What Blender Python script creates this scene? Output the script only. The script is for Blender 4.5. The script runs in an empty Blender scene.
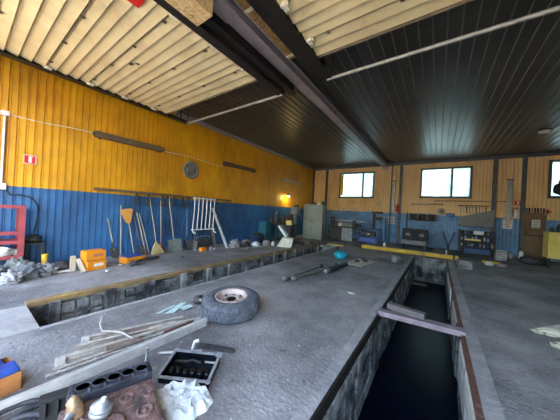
import bpy, bmesh, math, random
from mathutils import Vector, Matrix, Euler, noise
random.seed(7)
R = math.radians
col = bpy.context.scene.collection
sc = bpy.context.scene

# ------------------------------------------------------------------ colours and materials
def lin(c):
    return tuple((v/255/12.92) if v/255 <= .04045 else ((v/255+.055)/1.055)**2.4 for v in c)
def mat(name, c1, c2=None, scale=6, rough=.6, metal=0, bump=0, c3=None, s3=1.2, t3=.6, stretch=None, spec=.5, bscale=None, w3=.08):
    m = bpy.data.materials.new(name); m.use_nodes = True
    nt = m.node_tree; N = nt.nodes; Lk = nt.links
    b = N['Principled BSDF']
    b.inputs['Roughness'].default_value = rough; b.inputs['Metallic'].default_value = metal
    b.inputs['Specular IOR Level'].default_value = spec
    tc = N.new('ShaderNodeTexCoord'); co = tc.outputs['Object']
    if stretch:
        mp = N.new('ShaderNodeMapping'); mp.inputs['Scale'].default_value = stretch
        Lk.new(co, mp.inputs[0]); co = mp.outputs[0]
    if c2 is None:
        c2 = tuple(min(255, v*.86) for v in c1)
    no = N.new('ShaderNodeTexNoise'); no.inputs['Scale'].default_value = scale; no.inputs['Detail'].default_value = 6
    no.inputs['Roughness'].default_value = .65
    Lk.new(co, no.inputs['Vector'])
    rp = N.new('ShaderNodeValToRGB'); rp.color_ramp.elements[0].position = .36; rp.color_ramp.elements[1].position = .64
    rp.color_ramp.elements[0].color = (*lin(c1), 1); rp.color_ramp.elements[1].color = (*lin(c2), 1)
    Lk.new(no.outputs['Fac'], rp.inputs[0]); out = rp.outputs[0]
    if c3:
        n3 = N.new('ShaderNodeTexNoise'); n3.inputs['Scale'].default_value = s3; n3.inputs['Detail'].default_value = 8
        n3.inputs['Roughness'].default_value = .7; Lk.new(co, n3.inputs['Vector'])
        r3 = N.new('ShaderNodeValToRGB'); r3.color_ramp.elements[0].position = t3-w3; r3.color_ramp.elements[1].position = t3+w3
        Lk.new(n3.outputs['Fac'], r3.inputs[0])
        mx = N.new('ShaderNodeMix'); mx.data_type = 'RGBA'
        Lk.new(r3.outputs[0], mx.inputs[0]); Lk.new(out, mx.inputs[6]); mx.inputs[7].default_value = (*lin(c3), 1)
        out = mx.outputs[2]
    Lk.new(out, b.inputs['Base Color'])
    if bump:
        nb = N.new('ShaderNodeTexNoise'); nb.inputs['Scale'].default_value = bscale or scale*5; nb.inputs['Detail'].default_value = 5
        Lk.new(co, nb.inputs['Vector'])
        bp = N.new('ShaderNodeBump'); bp.inputs['Strength'].default_value = bump; bp.inputs['Distance'].default_value = .02
        Lk.new(nb.outputs['Fac'], bp.inputs['Height']); Lk.new(bp.outputs[0], b.inputs['Normal'])
    return m

M = {}
M['floor'] = mat('floor_concrete', (166,163,160), (134,132,131), 1.1, .8, 0, .6, (92,90,90), .45, .53, bscale=26, w3=.12, spec=.25)
def speckle(m, sc_, c, t, w_, sc2=None, c2=None, t2=.6, w2=.05):
    nt = m.node_tree; b = nt.nodes['Principled BSDF']; lk = b.inputs['Base Color'].links[0]; src = lk.from_socket
    tc = nt.nodes.new('ShaderNodeTexCoord')
    for s_, cc, tt, ww in ((sc_, c, t, w_),) + (((sc2, c2, t2, w2),) if sc2 else ()):
        n = nt.nodes.new('ShaderNodeTexNoise'); n.inputs['Scale'].default_value = s_; n.inputs['Detail'].default_value = 4; n.inputs['Roughness'].default_value = .75; nt.links.new(tc.outputs['Object'], n.inputs['Vector'])
        r = nt.nodes.new('ShaderNodeValToRGB'); r.color_ramp.elements[0].position = tt-ww; r.color_ramp.elements[1].position = tt+ww; nt.links.new(n.outputs['Fac'], r.inputs[0])
        x = nt.nodes.new('ShaderNodeMix'); x.data_type = 'RGBA'; nt.links.new(r.outputs[0], x.inputs[0]); nt.links.new(src, x.inputs[6]); x.inputs[7].default_value = (*lin(cc), 1); src = x.outputs[2]
    nt.links.new(src, b.inputs['Base Color'])
speckle(M['floor'], 22, (208,206,202), .66, .06, 9, (92,91,92), .64, .05)
M['plaster'] = mat('pale_pit_plaster', (206,202,192), (176,172,164), 5, .85, 0, .4, (96,94,92), 2.5, .62)
M['rim'] = mat('rim_concrete', (164,161,158), (134,132,131), 3, .8, 0, .5, (112,111,111), 1.2, .6, bscale=24)
M['slab'] = mat('slab_concrete', (164,161,156), (142,140,137), 2.4, .8, 0, .3, (116,114,113), 2, .6)
M['yellow'] = mat('yellow_paint', (220,160,20), (198,136,12), 1.4, .5, 0, 0, (128,86,22), .5, .66, stretch=(1,1,.5), w3=.16)
M['blue'] = mat('blue_paint', (56,112,164), (42,94,146), 1.4, .5, 0, 0, (40,52,70), .55, .58, stretch=(1,1,.7), w3=.14)
M['yellow_back'] = mat('yellow_paint_with_glare', (240,204,146), (228,186,124), 1.2, .55, 0, 0, (186,146,96), .6, .66, stretch=(1,1,.5), w3=.14)  # yellow lightened so its colour carries the window glare at the back
M['blue_back'] = mat('blue_paint_with_glare', (118,164,204), (88,134,182), 1.6, .5, 0, 0, (72,88,106), .7, .6, w3=.14)  # paler blue, with the back window haze mixed into the colour
M['ceil'] = mat('sooty_ceiling_sheet', (60,57,53), (42,40,38), .6, .34, 0, 0, (84,80,74), .35, .66, w3=.2, spec=.6)
M['ceilrib'] = mat('rib_highlight_grey', (128,124,114), (100,96,88), .8, .4, 0, 0, (60,56,52), .5, .6, w3=.15)  # lighter grey puts the glossy highlights of the ceiling ridges into the colour
M['door'] = mat('cream_door_panel', (216,200,158), (198,180,138), 1.6, .5, 0, 0, (156,138,100), 1.3, .68, w3=.12)
M['door_seam'] = mat('dark_seam', (150,134,108), None, 5, .7)
M['hinge'] = mat('brown_hinge_metal', (104,92,74), None, 5, .5, .3)
M['darksteel'] = mat('dark_steel', (46,42,40), (32,30,29), 4, .5, .3)
M['greysteel'] = mat('grey_painted_steel', (158,148,152), (134,126,130), 3, .45, .1)
M['steel'] = mat('worn_steel', (150,150,150), (110,108,106), 8, .4, .6, .1, (104,78,60), 3, .66)
M['osb'] = mat('osb_board', (222,196,146), (184,150,98), 26, .8, 0, .3, (110,76,40), 12, .62)
M['osb2'] = mat('old_osb_board', (142,112,66), (96,72,44), 18, .8, 0, .2)
M['white'] = mat('white_paint', (222,222,218), (200,200,196), 6, .55)
M['ivory'] = mat('ivory_plastic', (226,218,200), None, 6, .5)
M['galv'] = mat('galvanised', (176,174,168), (150,148,144), 5, .45, .4)
M['trim'] = mat('grey_trim', (86,92,100), (68,72,78), 3, .5, .1)
M['rust'] = mat('rusty_steel', (120,82,64), (92,66,56), 9, .75, .2, .2, (150,132,120), 5, .62)
M['castrust'] = mat('rusty_cast_iron', (132,102,92), (98,78,72), 14, .7, .2, .6, (62,58,60), 7, .56)
M['castdark'] = mat('oily_cast_iron', (62,66,76), (40,42,50), 16, .45, .3, .5, (96,100,112), 9, .62)
M['black'] = mat('black_rubber', (34,35,38), (24,25,27), 8, .65, 0, .1)
M['hole_shade'] = mat('black_hole', (12,12,14), (8,8,10), 4, .9)  # near black for flat discs, painting the shade inside holes
M['tyre'] = mat('dusty_tyre_rubber', (92,95,102), (66,69,76), 14, .85, 0, .3, (120,122,126), 8, .64)
M['wheel'] = mat('pinkish_wheel_paint', (196,178,168), (170,148,138), 9, .6, .1, .1, (120,88,72), 6, .62)
M['darkin'] = mat('oily_black_metal', (24,26,34), (14,15,20), 10, .22, .4)
M['alu'] = mat('cast_aluminium', (170,174,178), (130,134,140), 12, .45, .5, .1)
M['cloth'] = mat('white_cloth', (222,228,226), (196,204,204), 10, .9, 0, .2, (150,156,158), 7, .66)
M['rod'] = mat('dusty_iron', (190,182,170), (150,142,132), 10, .75, .1, .3, (132,96,76), 4, .64)
M['flat'] = mat('weathered_flat_bar', (190,188,182), (160,157,152), 6, .65, .1, .2, (120,104,90), 5, .66)
M['wood'] = mat('old_wood', (132,114,102), (104,88,78), 6, .8, 0, .2, stretch=(1,1,.2))
M['palewood'] = mat('pale_wood', (196,182,158), (164,148,124), 6, .75, 0, .1, stretch=(3,3,.4))
M['greywood'] = mat('grey_wood', (112,104,102), (86,80,80), 6, .85, 0, .3, stretch=(.4,3,3))
M['orange'] = mat('orange_card', (238,150,24), (222,132,18), 4, .6)
M['orangedark'] = mat('brown_orange_card', (176,116,62), (134,88,50), 8, .75, 0, .1)
M['bluepl'] = mat('blue_plastic', (44,84,170), (34,66,140), 5, .4)
M['paper'] = mat('paper', (226,224,216), (208,206,200), 9, .8)
M['print'] = mat('printed_ink', (120,116,112), None, 12, .8)
M['printred'] = mat('red_ink', (196,110,84), (170,120,100), 14, .8)
M['red'] = mat('red_paint', (158,66,70), (134,54,58), 5, .6, 0, 0, (100,56,54), 3, .66)
M['signred'] = mat('sign_red', (206,34,26), None, 3, .45)
M['teal'] = mat('teal_plastic', (26,160,182), (20,138,160), 6, .5)
M['tealpaint'] = mat('teal_paint', (48,112,128), (38,92,108), 4, .55, 0, 0, (40,60,66), 2, .6)
M['card'] = mat('cardboard', (196,184,166), (172,158,140), 5, .85)
M['glass_shard'] = mat('pale_shard', (190,214,206), (166,190,186), 8, .25)
M['yellowbeam'] = mat('yellow_beam_paint', (214,176,46), (190,150,40), 4, .6, 0, .1, (110,96,70), 2.4, .62)
M['lip'] = mat('worn_yellow_lip', (150,124,84), (112,92,68), 7, .8, 0, .3, (204,166,50), 3, .66, stretch=(1,.5,1))
M['pitwall'] = mat('pit_masonry', (150,150,146), (110,110,108), 4, .85, 0, .8, (46,46,48), 2.2, .52, bscale=14)
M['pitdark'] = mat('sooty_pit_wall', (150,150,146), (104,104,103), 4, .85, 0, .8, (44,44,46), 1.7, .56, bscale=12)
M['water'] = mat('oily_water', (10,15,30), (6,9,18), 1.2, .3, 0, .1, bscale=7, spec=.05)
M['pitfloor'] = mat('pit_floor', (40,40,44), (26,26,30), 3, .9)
M['machgrey'] = mat('machine_grey', (120,124,116), (98,102,96), 3, .5, 0, 0, (70,72,70), 2, .64)
M['cabgrey'] = mat('cabinet_grey_green', (150,152,140), (132,134,124), 1.6, .5, 0, 0, (104,104,98), 1.5, .66)
M['junk'] = mat('dark_junk', (74,70,68), (48,46,46), 9, .7, .1, .2)
M['junkpale'] = mat('pale_bag', (164,164,166), (118,118,122), 7, .7)
M['sack'] = mat('dusty_sack', (112,114,116), (78,80,86), 6, .85, 0, .3)
M['sackyellow'] = mat('yellow_bag', (222,192,60), (214,206,182), 4, .5)
M['sackwhite'] = mat('white_bag', (214,208,188), (188,182,160), 5, .55)
M['brown'] = mat('brown_door_paint', (122,96,66), (102,78,54), 1.6, .6, 0, 0, (84,66,48), 1.4, .62)
M['cabyellow'] = mat('yellow_cabinet', (232,206,112), (216,188,92), 2, .5)
M['hood'] = mat('grey_hood_sheet', (124,122,122), (106,104,104), 2, .55)
M['navy'] = mat('navy_metal', (40,70,112), (30,52,88), 3, .5, .1)
M['seatcloth'] = mat('dark_seat_cloth', (62,64,62), (44,46,46), 8, .9)
M['seatgrey'] = mat('grey_vinyl', (128,130,128), (106,108,106), 4, .6)
M['extred'] = mat('extinguisher_red', (186,36,40), None, 4, .35)
M['straw'] = mat('broom_straw', (186,168,118), (150,130,84), 20, .9, stretch=(6,6,.5))
M['tan'] = mat('tan_bristles', (212,150,72), (184,124,56), 16, .85, stretch=(6,6,.5))
M['oldboard'] = mat('weathered_board', (104,84,66), (76,62,50), 5, .8, stretch=(4,.5,4))
M['hose'] = mat('hose_rubber', (66,68,74), (48,50,56), 6, .6)
M['gold'] = mat('brass_yellow', (186,158,122), (120,96,74), 10, .45, .4)
M['sky_leaf'] = mat('leaf_green', (120,160,110), (170,200,140), 3, .7)
M['ground'] = mat('sandy_yard', (190,178,156), (168,156,134), 2, .9)
M['panelblue'] = mat('pale_blue_panel', (206,220,226), (184,200,208), 4, .5)
M['curtain'] = mat('yellow_curtain', (238,202,60), None, 4, .8)
M['leather'] = mat('purple_grey_steel', (150,132,138), (118,102,108), 6, .6, .2)
M['ringmetal'] = mat('dull_ring_metal', (150,140,126), (118,106,94), 5, .5, .2)

def glassmat():
    m = bpy.data.materials.new('dusty_window_glass'); m.use_nodes = True
    N = m.node_tree.nodes; Lk = m.node_tree.links
    for n in list(N): N.remove(n)
    o = N.new('ShaderNodeOutputMaterial'); t = N.new('ShaderNodeBsdfTransparent'); t.inputs[0].default_value = (.46,.57,.57,1)
    d = N.new('ShaderNodeBsdfTranslucent'); d.inputs[0].default_value = (.56,.66,.65,1)
    mx = N.new('ShaderNodeMixShader'); no = N.new('ShaderNodeTexNoise'); no.inputs['Scale'].default_value = 2.2; no.inputs['Detail'].default_value = 6
    tc = N.new('ShaderNodeTexCoord'); Lk.new(tc.outputs['Object'], no.inputs['Vector'])
    mr = N.new('ShaderNodeMapRange'); mr.inputs[1].default_value = .35; mr.inputs[2].default_value = .7; mr.inputs[3].default_value = .25; mr.inputs[4].default_value = .6
    Lk.new(no.outputs['Fac'], mr.inputs[0]); Lk.new(mr.outputs[0], mx.inputs[0])
    Lk.new(t.outputs[0], mx.inputs[1]); Lk.new(d.outputs[0], mx.inputs[2])
    g = N.new('ShaderNodeBsdfGlossy'); g.inputs['Roughness'].default_value = .05
    m2 = N.new('ShaderNodeMixShader'); m2.inputs[0].default_value = .06
    Lk.new(mx.outputs[0], m2.inputs[1]); Lk.new(g.outputs[0], m2.inputs[2]); Lk.new(m2.outputs[0], o.inputs[0])
    return m
M['glass'] = glassmat()
def emit(name, c, s):
    m = bpy.data.materials.new(name); m.use_nodes = True; b = m.node_tree.nodes['Principled BSDF']
    b.inputs['Base Color'].default_value = (*lin(c), 1)
    b.inputs['Emission Color'].default_value = (*lin(c), 1); b.inputs['Emission Strength'].default_value = s
    return m
M['lamp_on'] = emit('lit_lamp_glass', (255,236,150), 14)

# ------------------------------------------------------------------ mesh helpers
def zmat(d):
    d = Vector(d).normalized(); return d.to_track_quat('Z', 'Y').to_matrix().to_4x4()
class MB:
    def __init__(s): s.bm = bmesh.new()
    def _add(s, verts, faces, X=None, mi=0, smooth=False):
        vs = [s.bm.verts.new((X @ Vector(v)) if X else v) for v in verts]
        for f in faces:
            try:
                q = s.bm.faces.new([vs[i] for i in f]); q.material_index = mi; q.smooth = smooth
            except ValueError: pass
        return s
    def box(s, c, d, rot=None, X=None, mi=0, bev=0):
        t = bmesh.new(); bmesh.ops.create_cube(t, size=1)
        bmesh.ops.scale(t, vec=d, verts=t.verts)
        if bev: bmesh.ops.bevel(t, geom=t.edges[:], offset=min(bev, min(d)*.4), segments=2, profile=.6, affect='EDGES')
        m = Matrix.Translation(c) @ (Euler(rot).to_matrix().to_4x4() if rot else Matrix())
        if X: m = X @ m
        t.verts.index_update()
        s._add([m @ v.co for v in t.verts], [[v.index for v in f.verts] for f in t.faces], None, mi); t.free(); return s
    def loft(s, rings, X=None, mi=0, smooth=True, caps=True, closed=True):
        n = len(rings[0]); vs = [v for r in rings for v in r]; fs = []
        for i in range(len(rings)-1):
            for j in range(n if closed else n-1):
                k = (j+1) % n; fs.append([i*n+j, i*n+k, (i+1)*n+k, (i+1)*n+j])
        s._add(vs, fs, X, mi, smooth)
        if caps:
            s._add(rings[0], [list(range(n))[::-1]], X, mi); s._add(rings[-1], [list(range(n))], X, mi)
        return s
    def lathe(s, prof, n=24, X=None, mi=0, smooth=True, closed=False):
        rings = [[(r*math.cos(2*math.pi*j/n), r*math.sin(2*math.pi*j/n), z) for j in range(n)] for r, z in prof]
        if closed: rings.append(rings[0])
        return s.loft(rings, X, mi, smooth, caps=not closed)
    def cyl(s, p, q, r, r2=None, n=12, mi=0, smooth=True):
        p = Vector(p); q = Vector(q); h = (q-p).length
        return s.lathe([(r, 0), (r if r2 is None else r2, h)], n, Matrix.Translation(p) @ zmat(q-p), mi, smooth)
    def tube(s, pts, r, n=8, mi=0):
        pts = [Vector(p) for p in pts]; rings = []
        for i, p in enumerate(pts):
            d = (pts[min(i+1, len(pts)-1)] - pts[max(i-1, 0)]); m = zmat(d)
            rings.append([tuple(p + m @ Vector((r*math.cos(2*math.pi*j/n), r*math.sin(2*math.pi*j/n), 0))) for j in range(n)])
        return s.loft(rings, None, mi)
    def prism(s, pts, h, X=None, mi=0):
        n = len(pts)
        return s._add([(x, y, 0) for x, y in pts] + [(x, y, h) for x, y in pts],
            [list(range(n))[::-1], list(range(n, 2*n))] + [[i, (i+1) % n, n+(i+1) % n, n+i] for i in range(n)], X, mi)
    def ball(s, c, d, sub=2, rough=0, seed=0, mi=0, freq=2.5, flat=None):
        t = bmesh.new(); bmesh.ops.create_icosphere(t, subdivisions=sub, radius=.5); t.verts.index_update()
        vs = []
        for v in t.verts:
            k = 1 + rough*noise.noise(v.co*freq*2 + Vector((seed*7.3, seed*3.1, seed)))
            p = Vector((v.co.x*d[0]*k, v.co.y*d[1]*k, v.co.z*d[2]*k))
            if flat is not None: p.z = max(p.z, flat)
            vs.append(p + Vector(c))
        s._add(vs, [[v.index for v in f.verts] for f in t.faces], None, mi, True); t.free(); return s
    def build(s, name, mats, parent=None, loc=None, rot=None):
        bmesh.ops.recalc_face_normals(s.bm, faces=s.bm.faces[:])
        me = bpy.data.meshes.new(name); s.bm.to_mesh(me); s.bm.free()
        for m in (mats if isinstance(mats, (list, tuple)) else [mats]): me.materials.append(M[m])
        o = bpy.data.objects.new(name, me); col.objects.link(o)
        if parent: o.parent = parent
        if loc: o.location = loc
        if rot: o.rotation_euler = rot
        return o
def T(name, label, cat, loc=(0,0,0), rot=(0,0,0), group=None):
    o = bpy.data.objects.new(name, None); col.objects.link(o); o.location = loc
    if isinstance(rot, Matrix): o.rotation_euler = rot.to_euler()
    else: o.rotation_euler = rot if isinstance(rot, (tuple, list)) else (0, 0, rot)
    o.empty_display_size = .1
    return tag(o, label, cat, group)
def tag(o, label, cat, group=None):
    o['label'] = label; o['category'] = cat
    if group: o['group'] = group
    return o
def ST(o): o['kind'] = 'structure'; return o
def copy_tree(o, parent=None):
    c = o.copy(); col.objects.link(c)
    if parent: c.parent = parent
    for ch in [k for k in list(col.objects) if k.parent == o]: copy_tree(ch, c)
    return c

LX, RX, BY, FY, CZ = -7.78, 7.78, 15.3, -0.9, 4.87
SPLIT = 1.82

# ------------------------------------------------------------------ camera
f = 226.0
ex = Vector((0.8180068, 0.57267054, 0.05397515)); ed = Vector((0.04305046, 0.03262047, -0.99854022)); ef = Vector((-0.57359526, 0.81913635, 0.00203004))
cam = bpy.data.cameras.new('camera'); co = bpy.data.objects.new('camera', cam); col.objects.link(co)
mw = Matrix((ex, -ed, -ef)).transposed().to_4x4(); mw.translation = (0, 0, 1.6); co.matrix_world = mw
cam.sensor_width = 36; cam.lens = f/560*36; cam.clip_start = .03; cam.clip_end = 300
sc.camera = co

# ------------------------------------------------------------------ room shell
def corrugated(name, a0, a1, pitch, prof, rows, fn, mats, holes=()):
    mb = MB(); seq = []; a = a0
    while a < a1 - 1e-6:
        for t, d in prof:
            if a + t*pitch <= a1 + 1e-6: seq.append((a + t*pitch, d))
        a += pitch
    seq.append((a1, prof[0][1]))
    for z0, z1, mi in rows:
        for (p, d), (q, e) in zip(seq, seq[1:]):
            if q - p < 1e-5: continue
            mid = (p+q)/2
            if any(h[0] < mid < h[1] and h[2] < (z0+z1)/2 < h[3] for h in holes): continue
            mb._add([fn(p, d, z0), fn(q, e, z0), fn(q, e, z1), fn(p, d, z1)], [[0,1,2,3]], None, mi)
    return ST(mb.build(name, mats))
PR = [(0, 0), (.70, 0), (.76, -.022), (.92, -.022), (.999, 0)]
PL = [(0, -.018), (.60, .004), (.70, .012), (.82, .012), (.90, -.018)]
WIN = [(-5.68, -3.48, 2.76, 4.38), (-.88, 1.32, 2.82, 4.40), (4.05, 6.25, 2.86, 4.48)]
PW = [(0, -.002), (.68, .004), (.72, -.022), (.80, -.022), (.84, .012), (.97, .012)]
corrugated('wall_left', FY, BY, .1372, PW, [(0, SPLIT, 1), (SPLIT, CZ, 0)], lambda a, d, z: (LX + d, a, z), ['yellow', 'blue'])
corrugated('wall_right', FY, BY, .1372, PW, [(0, SPLIT, 1), (SPLIT, CZ, 0)], lambda a, d, z: (RX - d, a, z), ['yellow', 'blue'])
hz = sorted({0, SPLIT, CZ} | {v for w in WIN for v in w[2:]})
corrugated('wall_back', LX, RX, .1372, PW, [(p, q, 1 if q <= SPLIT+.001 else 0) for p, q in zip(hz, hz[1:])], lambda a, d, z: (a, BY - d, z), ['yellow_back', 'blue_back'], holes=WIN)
PC = [(0, 0), (.86, 0), (.875, -.02), (.955, -.02), (.97, 0)]
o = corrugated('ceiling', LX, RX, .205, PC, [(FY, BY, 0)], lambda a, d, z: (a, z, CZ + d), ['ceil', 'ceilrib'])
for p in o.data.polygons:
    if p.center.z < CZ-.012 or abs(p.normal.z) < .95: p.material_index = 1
# front wall (behind the camera) with two open gateways and a closed bay at the right
DOORS = [(-7.05, -3.24), (-1.9, 1.9)]
mb = MB()
for x0, x1 in [(LX, -7.05), (-3.24, -1.9), (1.9, RX)]: mb.box(((x0+x1)/2, FY-.1, CZ/2), (x1-x0, .2, CZ))
for x0, x1 in DOORS: mb.box(((x0+x1)/2, FY-.1, (4.3+CZ)/2), (x1-x0, .2, CZ-4.3))
ST(mb.build('wall_front', 'yellow'))
# outside roof overhang keeps the wall tops light tight
ST(MB().box((0, (FY+BY)/2, CZ+.12), (RX-LX+1.2, BY-FY+.8, .1)).build('trim_1', 'darksteel'))
# floor with two pits
PA = (-4.90, -3.94, .63, 10.9); PB = (-.74, .36, .5, 10.9)
mb = MB()
xs = [LX, PA[0], PA[1], PB[0], PB[1], RX]
ys = sorted({FY, PA[2], PB[2], PA[3], PB[3], BY})
for i in range(5):
    for j in range(len(ys)-1):
        x0, x1, y0, y1 = xs[i], xs[i+1], ys[j], ys[j+1]; my = (y0+y1)/2
        if i == 1 and PA[2] < my < PA[3]: continue
        if i == 3 and PB[2] < my < PB[3]: continue
        mb._add([(x0,y0,0),(x1,y0,0),(x1,y1,0),(x0,y1,0)], [[0,1,2,3]])
ST(mb.build('floor', 'floor'))
def pit(P, depth, wm, nm):
    x0, x1, y0, y1 = P; mb = MB()
    mb._add([(x0,y0,0),(x0,y1,0),(x0,y1,-depth),(x0,y0,-depth)], [[0,1,2,3]])
    mb._add([(x1,y0,0),(x1,y1,0),(x1,y1,-depth),(x1,y0,-depth)], [[0,1,2,3]])
    mb._add([(x0,y1,0),(x1,y1,0),(x1,y1,-depth),(x0,y1,-depth)], [[0,1,2,3]])
    mb._add([(x0,y0,0),(x1,y0,0),(x1,y0,-depth),(x0,y0,-depth)], [[0,1,2,3]])
    mb._add([(x0,y0,-depth),(x1,y0,-depth),(x1,y1,-depth),(x0,y1,-depth)], [[0,1,2,3]], None, 1)
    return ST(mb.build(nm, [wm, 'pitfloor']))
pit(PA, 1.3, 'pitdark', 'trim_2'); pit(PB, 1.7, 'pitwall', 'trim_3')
w = MB()._add([(PB[0],PB[2],-.95),(PB[1],PB[2],-.95),(PB[1],PB[3],-.95),(PB[0],PB[3],-.95)], [[0,1,2,3]]).build('oily_water', 'water')
w['kind'] = 'stuff'; tag(w, 'black oily water lying in the right inspection pit', 'water')
# pit rims
mb = MB(); mb.box((-.80, (PB[2]+PB[3])/2, .004), (.12, PB[3]-PB[2], .012)); ST(mb.build('trim_4', 'rim'))
mb = MB(); mb.box((PB[0]+.012, (PB[2]+PB[3])/2, -.05), (.03, PB[3]-PB[2], .12)); ST(mb.build('trim_5', 'darksteel'))
mb = MB(); mb.box((PB[1]-.005, (PB[2]+PB[3])/2, -.03), (.045, PB[3]-PB[2], .08)); ST(mb.build('trim_6', 'rust'))
mb = MB(); mb.box((PB[1]+.09, (PB[2]+PB[3])/2, .003), (.14, PB[3]-PB[2], .01)); ST(mb.build('trim_7', 'rim'))
mb = MB(); mb.box((PA[0]-.06, (PA[2]+PA[3])/2, .0), (.16, PA[3]-PA[2], .07)); ST(mb.build('trim_8', 'lip'))
mb = MB(); mb.box((PA[1]+.03, (PA[2]+PA[3])/2, -.02), (.07, PA[3]-PA[2], .06)); ST(mb.build('trim_9', 'rim'))
mb = MB(); mb.box(((PA[0]+PA[1])/2, (FY+PA[2])/2, .003), (PA[1]-PA[0]+.02, PA[2]-FY, .012)); ST(mb.build('trim_10', 'slab'))
# stone panels and posts on the far face of the left pit
for k in range(14):
    y = PA[2] + .3 + k*.73
    o = ST(MB().box((PA[0]+.04, y, -.65), (.1, .12, 1.28)).build('trim_11' if k == 0 else 'trim_11.%03d' % k, 'pitwall'))
    mbp = MB()
    for i in range(3):
        for j in range(4):
            if random.random() < .22: continue
            mbp.box((PA[0]+.02, y+.16+i*.19, -.16-j*.2), (.05+random.random()*.05, .16+random.random()*.03, .16), (0, 0, random.uniform(-.1,.1)), bev=.02)
    ST(mbp.build('trim_12' if k == 0 else 'trim_12.%03d' % k, 'pitwall'))
# rough masonry on the left face of right pit: shallow blocks
for k in range(15):
    y = PB[2] + .35 + k*.7
    mbp = MB()
    for i in range(3):
        for j in range(4):
            if random.random() < .15: continue
            mbp.box((PB[0]+.01, y+i*.23, -.22-j*.21), (.03+random.random()*.03, .21, .19), bev=.02)
            mbp.box((PB[1]-.01, y+i*.23, -.22-j*.21), (.03+random.random()*.03, .21, .19), bev=.02)
    ST(mbp.build('trim_13' if k == 0 else 'trim_13.%03d' % k, 'pitwall' if k % 3 else 'pitdark'))
for k, (y0, y1, z0) in enumerate([(2.55,3.2,-.38),(3.2,4.1,-.62),(4.9,6.0,-.5),(7.0,9.0,-.4)]): ST(MB().box((PB[1]-.025,(y0+y1)/2,(z0-.07)/2), (.03,y1-y0,-z0-.07), bev=.012).build('trim_%d' % (15+k), 'plaster'))
mb = MB()
for i in range(4): mb.box((PB[0]+.14+i*.27, PB[3]-.02, -.4), (.25, .05, .78), bev=.02)
ST(mb.build('trim_14', 'pitwall'))
# posts and trims
for k, (x, w_) in enumerate([(-6.68,.13), (-1.92,.14), (2.23,.16), (3.24,.14), (-2.42,.06)]):
    ST(MB().box((x, BY-.07, CZ/2), (w_, .12, CZ)).build('trim_%d' % (20+k), 'trim'))
ST(MB().box((0, BY-.08, CZ-.07), (RX-LX, .12, .16)).build('trim_25', 'trim'))
ST(MB().box((LX+.06, 9.8, CZ-.06), (.10, 11, .12)).build('trim_26', 'greysteel'))
ST(MB().box((LX+.05, BY-.06, CZ/2), (.12, .14, CZ)).build('trim_27', 'trim'))

# windows
for k, (x0, x1, z0, z1) in enumerate(WIN):
    mb = MB(); t = .085; cy = BY-.02
    mb.box(((x0+x1)/2, cy, z0), (x1-x0+t, .14, t)); mb.box(((x0+x1)/2, cy, z1), (x1-x0+t, .14, t))
    mb.box((x0, cy, (z0+z1)/2), (t, .14, z1-z0)); mb.box((x1, cy, (z0+z1)/2), (t, .14, z1-z0))
    xm = x0 + (x1-x0)*(.70 if k == 0 else .64)
    mb.box((xm, cy, (z0+z1)/2), (.09, .12, z1-z0))
    wf = ST(mb.build('window_%d' % (k+1), 'trim'))
    for p, q in [(x0+t/2, xm-.045), (xm+.045, x1-t/2)]:
        MB().box(((p+q)/2, BY+.01, (z0+z1)/2), (q-p, .012, z1-z0-t)).build('pane', 'glass', wf)
    MB().box(((x0+x1)/2, BY-.1, z0-.05), (x1-x0+.1, .1, .03)).build('window_sill', 'trim', wf)
cu = MB()
pts = [( -5.62+.025*i + 0, .035*math.sin(i*1.9)) for i in range(9)]
cu.loft([[(x, BY-.14+y, z) for x, y in pts] for z in (2.86, 3.4, 4.3)], closed=False, caps=False)
tag(cu.build('curtain', 'curtain'), 'narrow yellow curtain at left edge of the leftmost window', 'curtain')

# ------------------------------------------------------------------ overhead doors, tracks, beams
SEAMS = [-1.22, -.48, .26, 1.0, 1.72, 2.46, 3.2]
EDGE = 3.64; DZ = 4.42
def overhead_door(x0, x1, label, rightside):
    r = T('overhead_door', label, 'garage door', ((x0+x1)/2, (FY+EDGE)/2, DZ)); cx, cy = (x0+x1)/2, (FY+EDGE)/2
    ss = [s for s in SEAMS if s > FY] ; ss = [FY+.02] + ss + [EDGE]
    for a, b in zip(ss, ss[1:]):
        n = max(1, round((b-a)/.182)); h = (b-a)/n; seq = [(a+.006, .022), (a+.01, 0)]
        for i in range(n):
            p = a + i*h
            seq += [(p+h*.10+.012, .012), (p+h*.84, -.022), (p+h*.985, .024)]
        seq += [(b-.004, .022)]
        mb = MB()
        mb._add([v for y, d in seq for v in ((x0-cx, y-cy, d), (x1-cx, y-cy, d))], [[2*i, 2*i+1, 2*i+3, 2*i+2] for i in range(len(seq)-1)])
        mb.box(((x0+x1)/2-cx, (a+b)/2-cy, .055), (x1-x0, b-a-.004, .03))
        mb.build('door_section', 'door', r)
    for s in ss[1:-1]:
        MB().box((0, s-cy, .006), (x1-x0, .010, .018)).build('seam_strip', 'door_seam', r)
        for i in range(4):
            x = x0 + (x1-x0)*(.1+.27*i) - cx
            h = MB(); h.box((x, s-cy, -.012), (.05, .09, .012)); h.cyl((x-.03, s-cy, -.020), (x+.03, s-cy, -.020), .009, n=8)
            h.build('hinge', 'hinge', r)
        for x in (x0+.07, x1-.07):
            e = MB(); e.box((x-cx, s-cy+.02, -.035), (.08, .13, .06), bev=.015)
            e.cyl((x-cx-.06, s-cy, -.03), (x-cx+.06, s-cy, -.03), .026, n=10)
            e.build('roller_bracket', 'ivory', r)
    MB().box((0, EDGE+.02-cy, .02), (x1-x0, .045, .075)).build('edge_seal', 'door_seam', r)
    return r
dl = overhead_door(-7.05, -3.24, 'cream ribbed overhead gate raised beside the yellow wall', True)
dr = overhead_door(-1.9, 1.9, 'cream ribbed overhead gate raised above the right pit', False)
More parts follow.
